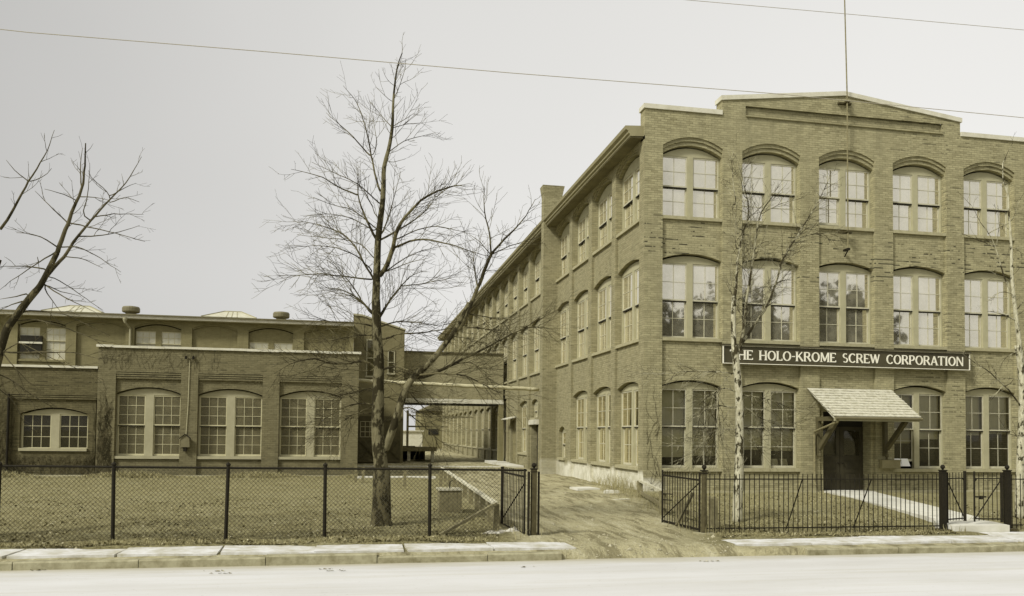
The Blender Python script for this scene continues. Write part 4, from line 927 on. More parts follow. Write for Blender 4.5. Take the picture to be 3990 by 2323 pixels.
# ------------------------------------------------------------------ bare trees
def mat_bark(name, pale, mid, dark, cut, sc=5):
    m, t, b = newmat(name); P = pos(t)
    n1 = noise(t, scaled(t, P, 1, 1, .55), sc, 4, .65); n2 = noise(t, scaled(t, P, 1, 1, .3), 26, 4, .7)
    c = mixc(t, ramp(t, n2, .35, .7), pale, mid)
    c = mixc(t, ramp(t, n1, cut, cut + .06), c, dark)
    t.links.new(c, b.inputs['Base Color']); b.inputs['Roughness'].default_value = .95; b.inputs['Specular IOR Level'].default_value = .1
    bump(t, b, n2, .8, .02); return m
M['bark_main'] = mat_bark('bark_mottled', (.20, .182, .108), (.105, .093, .05), (.035, .03, .015), .47)
M['bark_foot'] = mat_bark('bark_ridged', (.125, .11, .06), (.07, .061, .031), (.03, .026, .013), .48, 9)
M['bark_birch'] = mat_bark('bark_pale_mottled', (.55, .53, .40), (.27, .25, .16), (.05, .044, .023), .53, 7)
M['bark_dark'] = mat_bark('bark_dark', (.12, .105, .055), (.06, .052, .027), (.03, .026, .013), .45)
M['branch'] = mat_bark('branch_bark', (.17, .152, .083), (.09, .079, .041), (.04, .034, .018), .47, 3)
M['branch_dark'] = mat_bark('branch_bark_dark', (.12, .105, .06), (.07, .061, .033), (.04, .035, .018), .5, 3)
M['branch_birch'] = mat_bark('branch_bark_pale', (.42, .40, .28), (.15, .135, .075), (.045, .038, .02), .46, 4)
def X(ox, oy, s): return lambda pts: [((ox + x * s) / KP, (oy + y * s) / KP) for x, y in pts]
class Tree:
    def __init__(s, Y, seed, spread=.5):
        s.Y = Y; s.r = random.Random(seed); s.nodes = []; s.br = []; s.spread = spread
    def near(s, p):
        return min(s.nodes, key=lambda q: (q[0] - p[0]) ** 2 + (q[1] - p[1]) ** 2)
    def branch(s, pts, r0, r1, Ys=None, drift=None, kind='branches', join=True):
        """pts: outline of a limb; its depth starts at the limb it grows from and then wanders by real metres"""
        if s.nodes and join:
            q = s.near(pts[0]); y0 = q[2]
            if (q[0] - pts[0][0]) ** 2 + (q[1] - pts[0][1]) ** 2 < 60 ** 2: pts = [q[:2]] + list(pts)
        else: y0 = s.Y
        dr = s.r.uniform(-1, 1) * s.spread if drift is None else drift
        dens = [pts[0]]
        for a, b in zip(pts, pts[1:]):
            l = math.hypot(b[0] - a[0], b[1] - a[1]); n = max(1, int(l / 14))
            for i in range(1, n + 1): dens.append((a[0] + (b[0] - a[0]) * i / n, a[1] + (b[1] - a[1]) * i / n))
        # soften the corners
        sm = [dens[0]] + [tuple((dens[i - 1][k] + 2 * dens[i][k] + dens[i + 1][k]) / 4 for k in (0, 1)) for i in range(1, len(dens) - 1)] + [dens[-1]]
        tot = sum(math.hypot(b[0] - a[0], b[1] - a[1]) for a, b in zip(sm, sm[1:])) or 1; acc = 0; P3 = []; rs = []
        for i, p in enumerate(sm):
            if i: acc += math.hypot(p[0] - sm[i - 1][0], p[1] - sm[i - 1][1])
            f = acc / tot; yy = y0 + dr * f * tot / 118 * .9
            jx = s.r.uniform(-1, 1) * (.9 if kind != 'trunk' else 0); v = at(p[0] + jx, p[1] + s.r.uniform(-1, 1) * (.9 if kind != 'trunk' else 0), yy)
            P3.append(v); rs.append(r0 + (r1 - r0) * f); s.nodes.append((p[0], p[1], yy))
        s.br.append((P3, rs, kind)); return P3
    def twigs(s, mb, P3, rs, n_per_m, ln, lvl=0, start=.2, rad=.0042, droop=0.):
        L_ = [0]
        for a, b in zip(P3, P3[1:]): L_.append(L_[-1] + (b - a).length)
        tot = L_[-1]; k = int(tot * n_per_m); sd = 1
        for i in range(k):
            d = (start + (1 - start) * (i + s.r.random()) / max(k, 1)) * tot
            j = next((j for j in range(1, len(L_)) if L_[j] >= d), len(L_) - 1)
            f = (d - L_[j - 1]) / max(1e-6, L_[j] - L_[j - 1]); p = P3[j - 1].lerp(P3[j], f); t = (P3[j] - P3[j - 1]).normalized()
            sd = -sd; ax = Vector((s.r.gauss(0, 1), s.r.gauss(0, 1), s.r.gauss(0, 1))); side = t.cross(ax).normalized()
            if s.r.random() < .6 and lvl == 0: side = (side + Vector((0, 0, .5)) * sd).normalized()
            ang = R(s.r.uniform(28, 58)); dr = (t * cos(ang) + side * sin(ang)).normalized()
            l = ln * s.r.uniform(.45, 1.15) * (1 - .45 * d / tot); n = 5 if lvl == 0 else 3; q = [p]; c = Vector(p)
            for m_ in range(n):
                dr = (dr + Vector((s.r.gauss(0, .11), s.r.gauss(0, .11), s.r.gauss(0, .11) + .045 - droop)) + t * .07).normalized(); c = c + dr * l / n; q.append(c.copy())
            r0 = min(rad, rs[min(j, len(rs) - 1)] * .8)
            mb.tube(q, [r0 + (.0024 - r0) * m_ / n for m_ in range(n + 1)], 3, False)
            if lvl < 1 and l > .25: s.twigs(mb, q, [r0] * len(q), 7.5, l * .55, lvl + 1, .12, .0034, droop)
    def build(s, name, label, group, base, mats, tw=(4.2, .75), droop=0., tstart=.15, low=False):
        root = empty(name, base, label, 'tree', group)
        for kind, mat, sides in (('trunk', mats[0], 12), ('branches', mats[1], 6)):
            mb = MB()
            for P3, rs, k in s.br:
                if k == kind: mb.tube(P3, rs, sides)
            if mb.v: mb.build(kind, mat, root, smooth=True)
        mb = MB()
        for P3, rs, k in s.br:
            if k == 'branches': s.twigs(mb, P3, rs, tw[0] * (1.8 if low and P3[0].z < 3.2 else 1), tw[1] * (1.3 if low and P3[0].z < 3.2 else 1), 0, tstart, .0062, droop)
            elif P3[-1].z > 1.5 and len(P3) > 2: s.twigs(mb, P3, rs, tw[0] * .6, tw[1] * .85, 0, .25, .007, droop)
        mb.build('twigs', mats[2], root); return root

A = X(1000, 150, .7838); B3 = X(1300, 1150, .51136); I = lambda p: p
T1 = Tree(16.95, 11, .55)
T1.branch([(938, 1310), (937, 1290), (938, 1220), (939, 1165), (936, 1130), (931, 1090), (929, 1050), (930, 1000), (931, 950), (932, 880), (927, 820), (926, 760), (925, 738)], .165, .088, kind='trunk', drift=0)
fork = T1.br[0]
fork[1][:] = [max(.085, .19 - .0014 * 0 if i < 2 else r) for i, r in enumerate(fork[1])]
T1.branch([(925, 738), (927, 680), (929, 620), (930, 590), (935, 550), (941, 505), (944, 460), (944, 412), (950, 390), (956, 372), (962, 340), (966, 313), (967, 270), (968, 243), (971, 215), (973, 194), (976, 170), (982, 148), (990, 130)], .082, .009, kind='trunk', drift=-.15)
T1.branch([(945, 1115), (960, 1075), (975, 1030), (988, 985), (1000, 955), (1010, 935), (1022, 925)], .082, .07, kind='trunk', drift=-.12)
T1.branch([(1022, 925), (1045, 905), (1070, 880), (1100, 840), (1122, 812), (1137, 780), (1155, 745)], .066, .046, kind='trunk', drift=-.2)
T1.branch(A([(1010, 1450), (1060, 1330), (1100, 1240), (1130, 1160), (1165, 1075)]), .045, .032, drift=-.2)
T1.branch(A([(1165, 1075), (1165, 1000), (1140, 900), (1130, 820), (1133, 735)]), .02, .006)
T1.branch(A([(1165, 1075), (1230, 1000), (1300, 930), (1340, 880), (1385, 800)]), .026, .006)
T1.branch(A([(1165, 1075), (1260, 1030), (1400, 985)]), .014, .004)
T1.branch(A([(1100, 1240), (1085, 1190), (1080, 1140), (1078, 1060)]), .016, .004)
T1.branch(A([(1165, 1075), (1110, 1010), (1060, 975)]), .01, .004)
T1.branch(A([(618, 1180), (650, 1120), (680, 1040), (695, 950), (735, 890), (790, 830), (840, 785), (900, 760), (960, 735), (1020, 730)]), .055, .008, drift=-.3)
for pts, r in (([(595, 1000), (540, 890), (500, 780), (503, 700), (502, 640)], .028), ([(500, 780), (400, 735), (330, 690), (250, 665), (170, 650)], .016), ([(610, 760), (580, 640), (560, 520), (530, 400), (495, 310), (430, 235)], .024),
    ([(565, 590), (500, 510), (440, 450), (390, 410), (345, 370)], .016), ([(600, 1010), (640, 930), (665, 860), (690, 770), (715, 660)], .018), ([(615, 1005), (700, 955), (790, 900), (850, 850), (890, 790), (880, 700)], .024),
    ([(890, 790), (950, 740), (1060, 720)], .012), ([(585, 1200), (530, 1110), (490, 1030), (430, 970), (340, 935), (270, 915), (180, 910)], .026), ([(580, 1160), (500, 1080), (400, 1040), (300, 1030), (150, 1037)], .014),
    ([(580, 1200), (500, 1190), (420, 1183), (330, 1170), (100, 1180)], .018), ([(580, 1380), (520, 1300), (420, 1245), (315, 1240)], .024), ([(520, 1300), (470, 1220), (400, 1140), (350, 1100)], .014),
    ([(610, 1390), (660, 1300), (720, 1230), (755, 1185), (830, 1155)], .03), ([(730, 1230), (800, 1225), (880, 1210), (1000, 1185)], .012), ([(635, 1165), (720, 1100), (830, 1050), (920, 1035)], .016), ([(635, 1165), (740, 1120), (860, 1090)], .012),
    ([(690, 1040), (760, 1005), (830, 998), (930, 1015), (1000, 1035), (1070, 1060), (1180, 1090)], .024), ([(690, 1000), (800, 950), (900, 930), (1080, 975)], .014), ([(610, 820), (500, 720), (380, 665), (275, 615)], .014),
    ([(600, 950), (480, 850), (380, 830), (280, 790)], .013), ([(590, 960), (470, 890), (370, 870), (230, 885)], .012), ([(670, 440), (600, 360), (560, 310)], .009), ([(672, 440), (740, 400), (785, 370)], .009), ([(672, 445), (740, 425), (825, 420)], .008),
    ([(655, 565), (730, 510), (800, 490), (890, 470)], .011), ([(675, 320), (630, 280), (595, 245)], .007), ([(682, 300), (715, 230), (740, 150), (742, 100)], .009), ([(650, 620), (740, 600)], .007), ([(575, 590), (600, 540), (590, 460), (580, 380)], .01),
    ([(600, 900), (560, 800), (520, 740), (440, 700), (380, 690)], .01), ([(590, 1100), (520, 1020), (440, 1000), (330, 990), (200, 975)], .011)):
    T1.branch(A(pts), r, .0035)
for pts, r in (([(300, 130), (220, 60), (130, 0), (40, -20)], .024), ([(340, 180), (400, 80), (450, 0), (500, -40)], .022), ([(300, 240), (200, 215), (100, 205), (0, 210), (-160, 180)], .02), ([(370, 235), (480, 200), (650, 205), (800, 240)], .018),
    ([(380, 350), (480, 290), (600, 295), (800, 270), (950, 240), (1060, 215)], .022), ([(300, 310), (150, 305), (0, 350), (-120, 330)], .014), ([(310, 550), (230, 490), (130, 520), (0, 530), (-150, 480), (-330, 520), (-450, 600)], .03),
    ([(130, 520), (60, 480), (-60, 470), (-200, 500)], .014), ([(310, 580), (200, 575), (30, 565), (-100, 540)], .014), ([(360, 580), (420, 540), (500, 540), (590, 590), (660, 610)], .028), ([(310, 740), (150, 690), (0, 700), (-100, 730)], .012),
    ([(310, 840), (200, 820), (90, 850), (0, 900), (-120, 980), (-200, 1040)], .02), ([(300, 900), (150, 900), (50, 980), (0, 1010), (-80, 1110)], .016), ([(380, 660), (470, 660), (560, 720), (620, 800)], .016), ([(370, 780), (420, 770), (500, 830), (560, 900)], .013),
    ([(300, 860), (200, 880), (100, 960), (0, 1080), (-90, 1120)], .012), ([(640, 640), (780, 590), (900, 530), (1020, 470), (1130, 420), (1300, 330), (1450, 250), (1560, 240), (1720, 270)], .042), ([(1450, 250), (1540, 190), (1600, 150)], .012),
    ([(660, 610), (740, 600), (850, 595), (1000, 610), (1130, 670), (1250, 740), (1420, 800)], .022), ([(650, 640), (700, 700), (740, 780)], .012), ([(570, 850), (700, 910), (840, 980)], .014), ([(570, 900), (700, 1010), (790, 1100), (890, 1170)], .013),
    ([(600, 770), (680, 860), (820, 930)], .012), ([(950, 250), (1100, 245), (1250, 270), (1400, 275)], .014), ([(1040, 150), (1200, 170), (1400, 190)], .012), ([(960, 320), (1100, 350), (1200, 400)], .01), ([(900, 540), (1000, 500), (1100, 540), (1200, 620)], .012),
    ([(320, 480), (230, 420), (215, 330), (240, 280)], .01), ([(380, 420), (440, 440), (520, 400)], .01), ([(640, 620), (600, 560), (520, 540), (440, 640)], .012), ([(520, 560), (540, 640), (600, 700)], .008), ([(300, 700), (180, 740), (60, 760), (-60, 830)], .012), ([(930, 620), (900, 700)], .006)):
    T1.branch(B3(pts), r, .0035)
T1.build('shade_tree', 'tall bare forked tree on the left lawn behind the chain link fence', 'bare trees', (.57, 16.95, -1.9), ('bark_main', 'branch', 'branch'), (6.2, .9), .015, low=True)
q = MB(); c0 = at(938, 1296, 16.95); q.tube([c0 + Vector((0, 0, -.25)), c0 + Vector((0, 0, -.02)), c0 + Vector((0, 0, .12)), c0 + Vector((0, 0, .6)), c0 + Vector((-.01, 0, 1.2))], [.36, .26, .205, .185, .174], 14)
foot = q.build('bole', 'bark_foot', next(o for o in bpy.data.objects if o.name == 'shade_tree'), smooth=True)

C5 = X(0, 450, .7157); T2 = Tree(15.9, 5, .5)
T2.branch([(-95, 1330), (-80, 1200), (-60, 1080), (-30, 980), (0, 862)], .13, .075, kind='trunk', drift=0)
T2.branch(C5([(0, 1280), (40, 1150), (100, 1080), (150, 1010), (220, 930), (260, 850), (310, 750)]), .072, .045, kind='trunk', drift=0)
T2.branch(C5([(310, 750), (345, 650), (370, 590), (400, 500), (430, 440), (455, 370), (463, 240), (467, 150)]), .042, .010)
T2.branch(C5([(240, 890), (300, 820), (350, 770), (400, 690), (470, 600), (540, 520), (600, 450), (660, 400), (710, 330), (770, 225)]), .034, .004)
T2.branch(C5([(225, 920), (180, 960), (110, 1040), (60, 1130)]), .04, .03)
T2.branch([(-95, 1100), (-70, 900), (-40, 760), (0, 640)], .05, .03, kind='trunk', drift=.1)
for pts, r in (([(0, 620), (40, 570), (90, 480), (155, 360), (200, 290), (260, 190), (295, 80)], .026), ([(155, 360), (80, 300), (35, 245)], .01), ([(160, 360), (230, 340), (280, 290)], .009), ([(445, 400), (435, 300), (450, 180)], .014), ([(430, 450), (480, 440), (590, 460)], .01), ([(445, 550), (480, 430), (490, 260)], .012),
    ([(420, 460), (350, 430), (240, 400)], .01), ([(370, 585), (270, 490), (190, 410)], .014), ([(375, 585), (470, 605), (600, 635), (790, 685)], .013), ([(430, 660), (560, 655), (650, 635), (760, 600)], .013), ([(510, 555), (620, 535), (780, 540)], .011), ([(320, 725), (260, 680), (180, 645), (90, 640)], .014),
    ([(340, 720), (420, 710), (520, 760), (660, 855)], .012), ([(355, 770), (440, 775), (560, 830)], .01), ([(240, 915), (330, 960), (440, 985)], .012), ([(240, 920), (350, 990), (520, 1070)], .014), ([(235, 940), (280, 1000), (330, 1070)], .012), ([(245, 835), (130, 820), (0, 822)], .015), ([(310, 740), (180, 820), (60, 900), (0, 950)], .014),
    ([(600, 440), (560, 390), (490, 340), (480, 300)], .009), ([(610, 440), (680, 390), (740, 370)], .009), ([(590, 480), (680, 440), (760, 470)], .009), ([(150, 965), (60, 995), (0, 1000)], .014), ([(130, 1010), (60, 1030), (0, 1060)], .014), ([(100, 1080), (160, 1060), (350, 1080), (500, 1150), (600, 1200)], .014),
    ([(20, 1290), (200, 1290), (400, 1290), (520, 1320), (640, 1330)], .018), ([(60, 1120), (200, 1110), (370, 1160), (530, 1225), (650, 1245)], .014), ([(10, 1290), (60, 1350), (170, 1470)], .014), ([(260, 870), (330, 900), (470, 1000), (560, 1060)], .01), ([(0, 1300), (100, 1230), (230, 1300), (420, 1380), (560, 1440)], .012), ([(-20, 1400), (60, 1440), (200, 1540), (300, 1600)], .014), ([(-40, 1460), (80, 1560), (140, 1700)], .014), ([(200, 750), (215, 860)], .006)):
    T2.branch(C5(pts), r, .0035)
T2.build('shade_tree', 'bare dark tree leaning in from the left edge over the creeper wing', 'bare trees', tuple(at(-95, 1320, 15.9)), ('bark_dark', 'branch_dark', 'branch_dark'), (3.4, .62))

RC = X(2700, 500, .6818); LC = X(2450, 1400, .5452); T3 = Tree(17.1, 21, .45)
T3.branch([(1815, 1290), (1815, 1240), (1818, 1180), (1820, 1100), (1820, 1000), (1817, 950), (1812, 900), (1808, 850)], .115, .075, kind='trunk', drift=0)
T3.branch(RC([(240, 1330), (232, 1200), (230, 1050), (235, 960)]), .062, .05, kind='trunk', drift=0)
T3.branch(RC([(240, 960), (250, 830), (258, 720), (290, 590), (320, 490), (310, 400), (285, 300), (270, 240)]), .034, .006)
T3.branch(RC([(260, 1300), (290, 1150), (310, 960), (330, 840), (350, 700), (370, 560), (385, 490), (430, 420), (470, 370)]), .04, .008)
T3.branch(RC([(280, 1230), (340, 1140), (430, 1010), (455, 930), (480, 880), (500, 780), (545, 690), (590, 630), (640, 540), (720, 410), (800, 240)]), .036, .005)
for pts, r in (([(590, 630), (700, 600), (780, 600), (880, 640)], .012), ([(595, 620), (650, 570), (720, 550)], .01), ([(485, 880), (520, 865), (560, 865)], .016), ([(245, 990), (330, 930), (420, 900)], .014), ([(240, 570), (230, 500), (228, 440)], .008), ([(250, 440), (228, 300), (225, 190), (190, 100)], .014), ([(245, 700), (240, 600), (250, 440)], .012),
    ([(310, 520), (400, 440), (480, 340)], .009), ([(390, 490), (500, 430), (640, 395)], .008), ([(350, 700), (400, 645), (490, 650)], .01), ([(240, 760), (290, 800), (330, 840)], .012), ([(230, 1050), (270, 1035), (300, 1035)], .012), ([(225, 960), (200, 900), (195, 860)], .014), ([(290, 400), (270, 250), (350, 180)], .008), ([(370, 560), (330, 480), (280, 420)], .008), ([(545, 700), (545, 650)], .008)):
    T3.branch(RC(pts), r, .0035)
for pts, r in (([(740, 105), (640, 90), (540, 85), (400, 85), (290, 105), (60, 100)], .013), ([(745, 235), (690, 190), (600, 240), (500, 330)], .015), ([(745, 350), (690, 335), (600, 325), (520, 340)], .014), ([(750, 510), (700, 495), (600, 510), (480, 600)], .013), ([(810, 260), (900, 265), (1050, 300), (1160, 355), (1250, 380)], .014),
    ([(820, 330), (900, 400), (1000, 450), (1200, 490)], .012), ([(820, 490), (880, 470), (950, 480), (1010, 530)], .012), ([(820, 560), (900, 620), (980, 660)], .009), ([(745, 110), (690, 120), (670, 180)], .010), ([(650, 180), (640, 330), (650, 480), (670, 640), (680, 750)], .009), ([(600, 330), (500, 400), (495, 540), (520, 640)], .008), ([(660, 200), (560, 330), (540, 480)], .007), ([(640, 500), (560, 560), (440, 700), (400, 760)], .007), ([(640, 340), (630, 460), (600, 600), (590, 700)], .007)):
    T3.branch(LC(pts), r, .003)
T3.build('street_tree', 'pale mottled bare tree behind the railings, in front of the sign board', 'bare trees', (8.3, 17.1, -1.9), ('bark_birch', 'branch_birch', 'branch_birch'), (6.5, .8), .05, low=True)

FC = X(3690, 500, .6818); HC = X(3100, 1400, .5453); EC = X(3500, 1000, .34075); T4 = Tree(17.2, 31, .4)
T4.branch([(2509, 1280), (2509, 1200), (2513, 1100), (2516, 1010), (2516, 950), (2512, 900), (2504, 850)], .105, .07, kind='trunk', drift=0)
T4.branch(FC([(430, 1400), (410, 1200), (385, 1000), (370, 850), (368, 700), (360, 560), (350, 470), (352, 380), (318, 300), (318, 200)]), .06, .01, kind='trunk', drift=0)
for pts, r in (([(375, 960), (330, 860), (300, 760), (270, 660), (240, 600), (190, 540), (140, 440)], .022), ([(385, 1100), (340, 1065), (230, 1045)], .02), ([(370, 940), (300, 930), (220, 1000)], .012), ([(280, 680), (180, 640), (90, 600), (30, 595)], .012), ([(285, 670), (300, 560), (290, 440)], .01), ([(240, 600), (300, 570), (380, 530), (400, 440), (440, 370)], .012),
    ([(400, 1040), (440, 980), (480, 920)], .012), ([(370, 690), (440, 680), (500, 660)], .01), ([(420, 1330), (470, 1200), (520, 1050), (540, 900)], .022), ([(318, 200), (350, 130), (375, 80)], .008), ([(140, 440), (100, 400), (60, 360)], .006), ([(420, 1260), (380, 1290), (330, 1300), (300, 1380)], .008)):
    T4.branch(FC(pts), r, .0035)
for pts, r in (([(1605, 340), (1560, 260), (1520, 220), (1430, 130), (1330, 50), (1230, 0), (1190, -60)], .022), ([(1480, 180), (1440, 240), (1390, 300)], .01), ([(1590, 560), (1520, 540), (1440, 400)], .008), ([(1500, 200), (1540, 170), (1560, 140)], .012)):
    T4.branch(HC(pts), r, .0035)
for pts, r in (([(1450, 1420), (1300, 1395), (1230, 1380), (1060, 1440), (1040, 1500)], .01), ([(860, 1340), (960, 1390), (1020, 1310)], .006)):
    T4.branch(EC(pts), r, .003)
T4.build('street_tree', 'pale bare tree at the right edge beyond the small front gate', 'bare trees', (15.75, 17.2, -1.9), ('bark_birch', 'branch_birch', 'branch_birch'), (4.0, .5), .02)

# ------------------------------------------------------------------ trees across the street, mirrored in the upper windows
M['far_leaf'] = paint('dark_foliage', (.06, .055, .028), (.03, .027, .014), 1, 2, .6)
gt = random.Random(9)
for k, (x, y, h, w_) in enumerate(((4, -15, 12.6, 4.6), (13, -17, 13.6, 5.2), (23, -15, 12.8, 5.0), (33, -17, 14.0, 5.4), (44, -18, 14.4, 6), (-6, -17, 12.0, 5))):
    tr = empty('far_side_tree', (x, y, -2.1), 'dark full tree across the street behind the viewer', 'tree', 'trees across the street')
    q = MB(); q.tube([(x, y, -2.2), (x + .2, y, 2.5), (x - .1, y + .2, h * .6)], [.35, .25, .1], 8); q.build('trunk', 'bark_dark', tr)
    q = MB()
    for i in range(4200):
        a, b, c = gt.gauss(0, .42), gt.gauss(0, .42), gt.gauss(0, .36)
        if a * a + b * b + c * c > 1.0: continue
        p = Vector((x + a * w_, y + b * w_, h * .52 + c * h * .5)); s_ = gt.uniform(.25, .55)
        u_ = Vector((gt.gauss(0, 1), gt.gauss(0, 1), gt.gauss(0, 1))).normalized() * s_; v_ = u_.cross(Vector((gt.gauss(0, 1), gt.gauss(0, 1), gt.gauss(0, 1)))).normalized() * s_
        q.add([p - u_, p + v_, p + u_, p - v_], [(0, 1, 2, 3)])
    q.build('crown', 'far_leaf', tr)

# ------------------------------------------------------------------ grass, fallen leaves, weeds, creeper, rubbish
def mat_blade(name, a, b_, c):
    m, t, b = newmat(name); P = pos(t); n = noise(t, P, 9, 3, .8)
    t.links.new(mixc(t, ramp(t, n, .52, .66), mixc(t, ramp(t, n, .34, .5), a, b_), c), b.inputs['Base Color']); b.inputs['Roughness'].default_value = 1; b.inputs['Specular IOR Level'].default_value = .05
    return m
M['blade'] = mat_blade('dry_grass', (.50, .46, .27), (.33, .30, .16), (.17, .15, .075))
M['leaf'] = mat_blade('fallen_leaf', (.055, .047, .022), (.15, .132, .065), (.5, .47, .32))
gr = random.Random(2); q = MB(); lf = MB()
def lawn(x, y):
    if x < 2.7 + (y - 16) * .04 and y < 34: return True
    return x > max(6.9, 6.9 + (y - 17) * .28) and y < 24.9
def onpath(x, y): 
    f = (y - 15.9) / 9.0; return 12.5 + 2.9 * f < x < 14.3 + 3.0 * f or (12.0 < x < 13.8 and y < 16.4)
n = 0
while n < 52000:
    y = 14.6 + 18.5 * gr.random() ** 2.1; x = gr.uniform(-8.5 - (y - 15) * .45, 14 + (y - 15) * .35)
    if not lawn(x, y) or onpath(x, y): continue
    n += 1; z = gheight(x, y); s_ = gr.uniform(.012, .045) * (1.5 if y < 15.2 else 1); a = gr.uniform(0, 6.28); w_ = gr.uniform(.003, .008) * (1 + (y - 14.6) * .08); tl = gr.gauss(0, .6) * s_; tk = gr.gauss(0, .6) * s_
    q.add([(x - cos(a) * w_, y - sin(a) * w_, z - .005), (x + cos(a) * w_, y + sin(a) * w_, z - .005), (x + tl, y + tk, z + s_)], [(0, 1, 2)])
q.build('grass', 'blade', kind='stuff')
n = 0
while n < 15000:
    y = 14.56 + 9 * gr.random() ** 2.6; x = gr.uniform(-8.5 - (y - 15) * .45, 15 + (y - 15) * .35)
    if not lawn(x, y) or onpath(x, y): continue
    if sin(x * 2.3 + 3 * sin(y * 1.7)) + gr.gauss(0, .7) < -.3: continue
    n += 1; z = gheight(x, y) + gr.uniform(.005, .03); s_ = gr.uniform(.012, .034); a = gr.uniform(0, 6.28); u_ = Vector((cos(a), sin(a), gr.gauss(0, .4))) * s_; v_ = Vector((-sin(a), cos(a), gr.gauss(0, .5))) * s_ * .7; p = Vector((x, y, z))
    lf.add([p - u_, p + v_, p + u_, p - v_], [(0, 1, 2, 3)])
lf.build('fallen_leaves', 'leaf', kind='stuff')
# pebbles and clods on the drive
q = MB()
for i in range(1700):
    y = 13.5 + 22 * gr.random() ** 1.7; x = gr.uniform(2.9, 6.9 + (y - 15) * .22)
    if y < 14.6 and not 3.5 < x < 6.9: continue
    s_ = gr.uniform(.006, .022) * (1 + (gr.random() < .04) * 1.6); z = gheight(x, y); pts = [(x + cos(t * 1.57 + .3) * s_ * gr.uniform(.7, 1.3), y + sin(t * 1.57 + .3) * s_ * gr.uniform(.7, 1.3), z) for t in range(4)]
    q.add(pts + [(x + gr.gauss(0, .2) * s_, y, z + s_ * .9)], [(0, 1, 4), (1, 2, 4), (2, 3, 4), (3, 0, 4)])
q.build('gravel', 'pebble', kind='stuff')
# dry weeds at the foot of the side wall and round the rails
q = MB()
for cx_, cy_, k_, h_ in ((8.9, 27.9, 60, .5), (8.8, 26.6, 80, .55), (8.6, 25.5, 70, .45), (8.4, 24.6, 60, .4), (8.9, 29.5, 40, .3), (7.9, 22.6, 50, .3), (7.3, 19.6, 50, .25), (8.95, 25.1, 50, .4), (6.9, 15.5, 60, .22), (3.2, 15.5, 40, .16), (8.2, 21.2, 50, .25), (13.9, 15.3, 60, .2), (11.9, 15.2, 50, .18)):
    for i in range(k_):
        x = cx_ + gr.gauss(0, .28); y = cy_ + gr.gauss(0, .4)
        if x > 9.05 and y > 24.9: x = 9.0
        z = gheight(x, y); h = h_ * gr.uniform(.3, 1.1); a = gr.gauss(0, .25) * h; b_ = gr.gauss(0, .25) * h
        q.tube([(x, y, z - .02), (x + a * .4, y + b_ * .4, z + h * .6), (x + a, y + b_, z + h)], [.006, .004, .002], 3, False)
q.build('weeds', 'blade', kind='stuff')
# low shrubs and litter at the foot of the low building
q = MB()
for i in range(5200):
    x = gr.uniform(-15, .2); y = 33.9 + gr.gauss(0, .14) - .15; z = -1.88; h = gr.uniform(.04, .2) * (1 + .6 * sin(x * 1.3)); a = gr.gauss(0, .3) * h
    q.tube([(x, y, z), (x + a, y + gr.gauss(0, .3) * h, z + h)], [.012, .005], 3, False)
q.build('dry_stubble', 'blade', kind='stuff')
# creeper stems
def creeper(name, label, plane, x0, x1, z0, z1, n, seed, base, mat='branch_dark', avoid=(), r=.012):
    g = random.Random(seed); q = MB()
    for i in range(n):
        x = g.uniform(x0, x1); z = z0 + (z1 - z0) * g.random() ** 1.6 * (.5 if z0 < 0 else .8); a = g.gauss(pi / 2, .45); pts = []; l = int(g.uniform(8, 34))
        for k in range(l):
            if any(ax < x < bx and az < z < bz for ax, bx, az, bz in avoid): break
            pts.append(plane(x, z)); a += g.gauss(0, .28); a += (pi / 2 - a) * .08; x += cos(a) * .09; z += sin(a) * .09
            if not (x0 < x < x1 and z < z1): break
        if len(pts) > 3: q.tube(pts, [r * g.uniform(.6, 1) * (1 - .7 * k / len(pts)) for k in range(len(pts))], 3, False)
    return tag(q.build(name, mat), label, 'creeper', 'bare creepers on the walls')
creeper('bare_creeper', 'tangle of bare dark creeper stems all over the far left wing wall', lambda x, z: (x, 34.245 if (z > 1.3 or x < -12.84) else 34.34, z), -16, -9.85, -1.85, 2.3, 520, 1, 0, avoid=((-12.7, -10.0, -1.0, .85), (-12.84, -9.79, 1.1, 1.3)))
creeper('bare_creeper', 'bare creeper stems on the left corner of the low brick building', lambda x, z: (x, 34.185, z), -9.77, -9.2, -1.85, 3.1, 150, 2, 0, avoid=((-9.13, -6.7, -2, 2.3),), r=.011)
creeper('bare_creeper', 'sparse creeper stems across the parapet of the low brick building', lambda x, z: (x, 34.185, z), -9.7, -5.2, 2.3, 3.15, 70, 3, 0, r=.006)
creeper('bare_creeper', 'thin creeper stems on the front corner pier of the tall factory', lambda x, z: (x, 24.985, z), 9.15, 9.7, -1.8, 2.4, 26, 4, 0, mat='branch', r=.008)
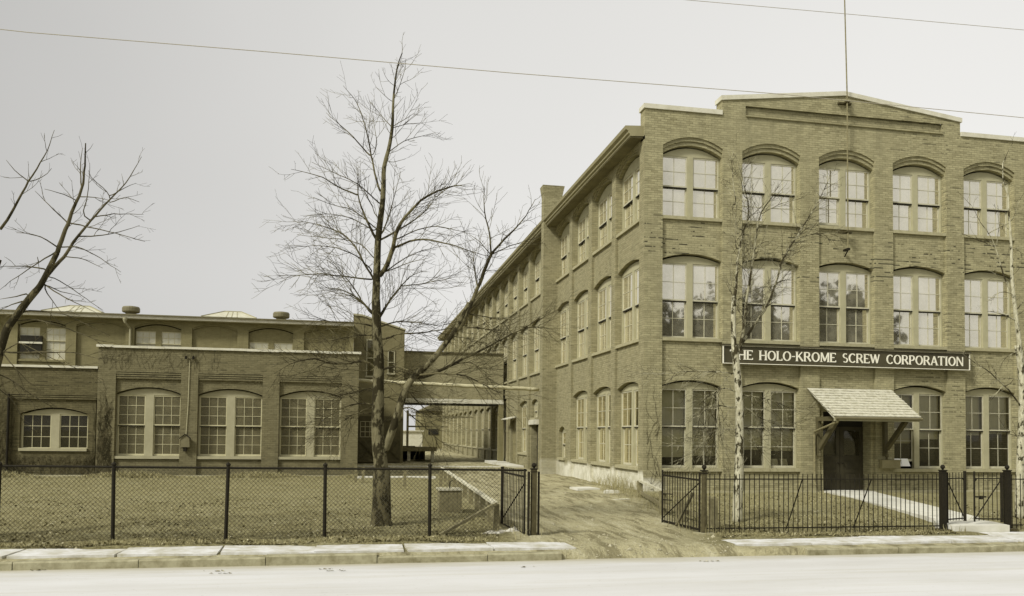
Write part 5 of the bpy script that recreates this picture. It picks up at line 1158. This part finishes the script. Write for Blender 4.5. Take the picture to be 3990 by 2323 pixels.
# scraps: slabs on the drive, rubbish by the gate
q = MB(); q.prism([(7.3, 26.3, -1.87), (8.1, 26.4, -1.87), (8.0, 27.3, -1.87), (7.25, 27.15, -1.87)], (0, 0, .07)); tag(q.build('stone_slab', 'concrete'), 'largest pale slab lying on the drive near the side wall', 'slab', 'pale slabs lying on the drive')
q = MB(); q.prism([(7.85, 25.2, -1.88), (8.35, 25.1, -1.88), (8.45, 25.5, -1.88), (8.1, 25.7, -1.88)], (0, 0, .08)); tag(q.build('stone_slab', 'concrete'), 'small pale slab just right of the largest one on the drive', 'slab', 'pale slabs lying on the drive')
q = MB(); q.prism([(7.2, 22.0, -1.87), (7.75, 22.3, -1.87), (7.7, 22.5, -1.87), (7.15, 22.2, -1.87)], (0, 0, .05)); tag(q.build('plank_scrap', 'wood_pale'), 'short pale plank on the drive edge in front of the slabs', 'plank')
M['cloth'] = paint('crumpled_sacking', (.72, .70, .62), (.12, .105, .06), .9, 11, 1.0)
q = MB(); nx2, ny2 = 34, 14
for j in range(ny2 + 1):
    for i in range(nx2 + 1):
        u, v = i / nx2, j / ny2; e_ = min(1, 5 * u, 5 * (1 - u)) * min(1, 4 * v, 4 * (1 - v)); hgt = .05 + .13 * max(0, u - .45)
        q.v.append((2.45 + .82 * u + .03 * sin(v * 9), 15.55 + .34 * v + .04 * sin(u * 14), -1.955 + e_ * hgt * (1 + .55 * sin(u * 17 + v * 5) * cos(v * 11 - u * 6))))
q.f = [(j * (nx2 + 1) + i, j * (nx2 + 1) + i + 1, (j + 1) * (nx2 + 1) + i + 1, (j + 1) * (nx2 + 1) + i) for j in range(ny2) for i in range(nx2)]
tag(q.build('crumpled_sacking', 'cloth', smooth=True), 'crumpled pale sacking lying at the foot of the left drive gate', 'sacking')

# small dark scraps in the gutter
q = MB()
for px, py in ((97, 1404), (118, 1396), (530, 1406), (545, 1412), (815, 1401), (832, 1405), (1290, 1396), (1735, 1382)):
    v = at(px, py, 13.0); v = v * (-2.10 / v.z)
    for k in range(7):
        a = gr.uniform(0, 6.28); s_ = gr.uniform(.008, .03); c = v + Vector((gr.gauss(0, .09), gr.gauss(0, .02), .004))
        q.add([c + Vector((cos(a) * s_ * 1.6, sin(a) * s_ * .6, 0)), c + Vector((-sin(a) * s_, cos(a) * s_ * .6, .012)), c + Vector((-cos(a) * s_ * 1.6, -sin(a) * s_ * .6, 0)), c + Vector((sin(a) * s_, -cos(a) * s_ * .6, .004))], [(0, 1, 2, 3)])
q.build('gutter_litter', 'leaf', kind='stuff')
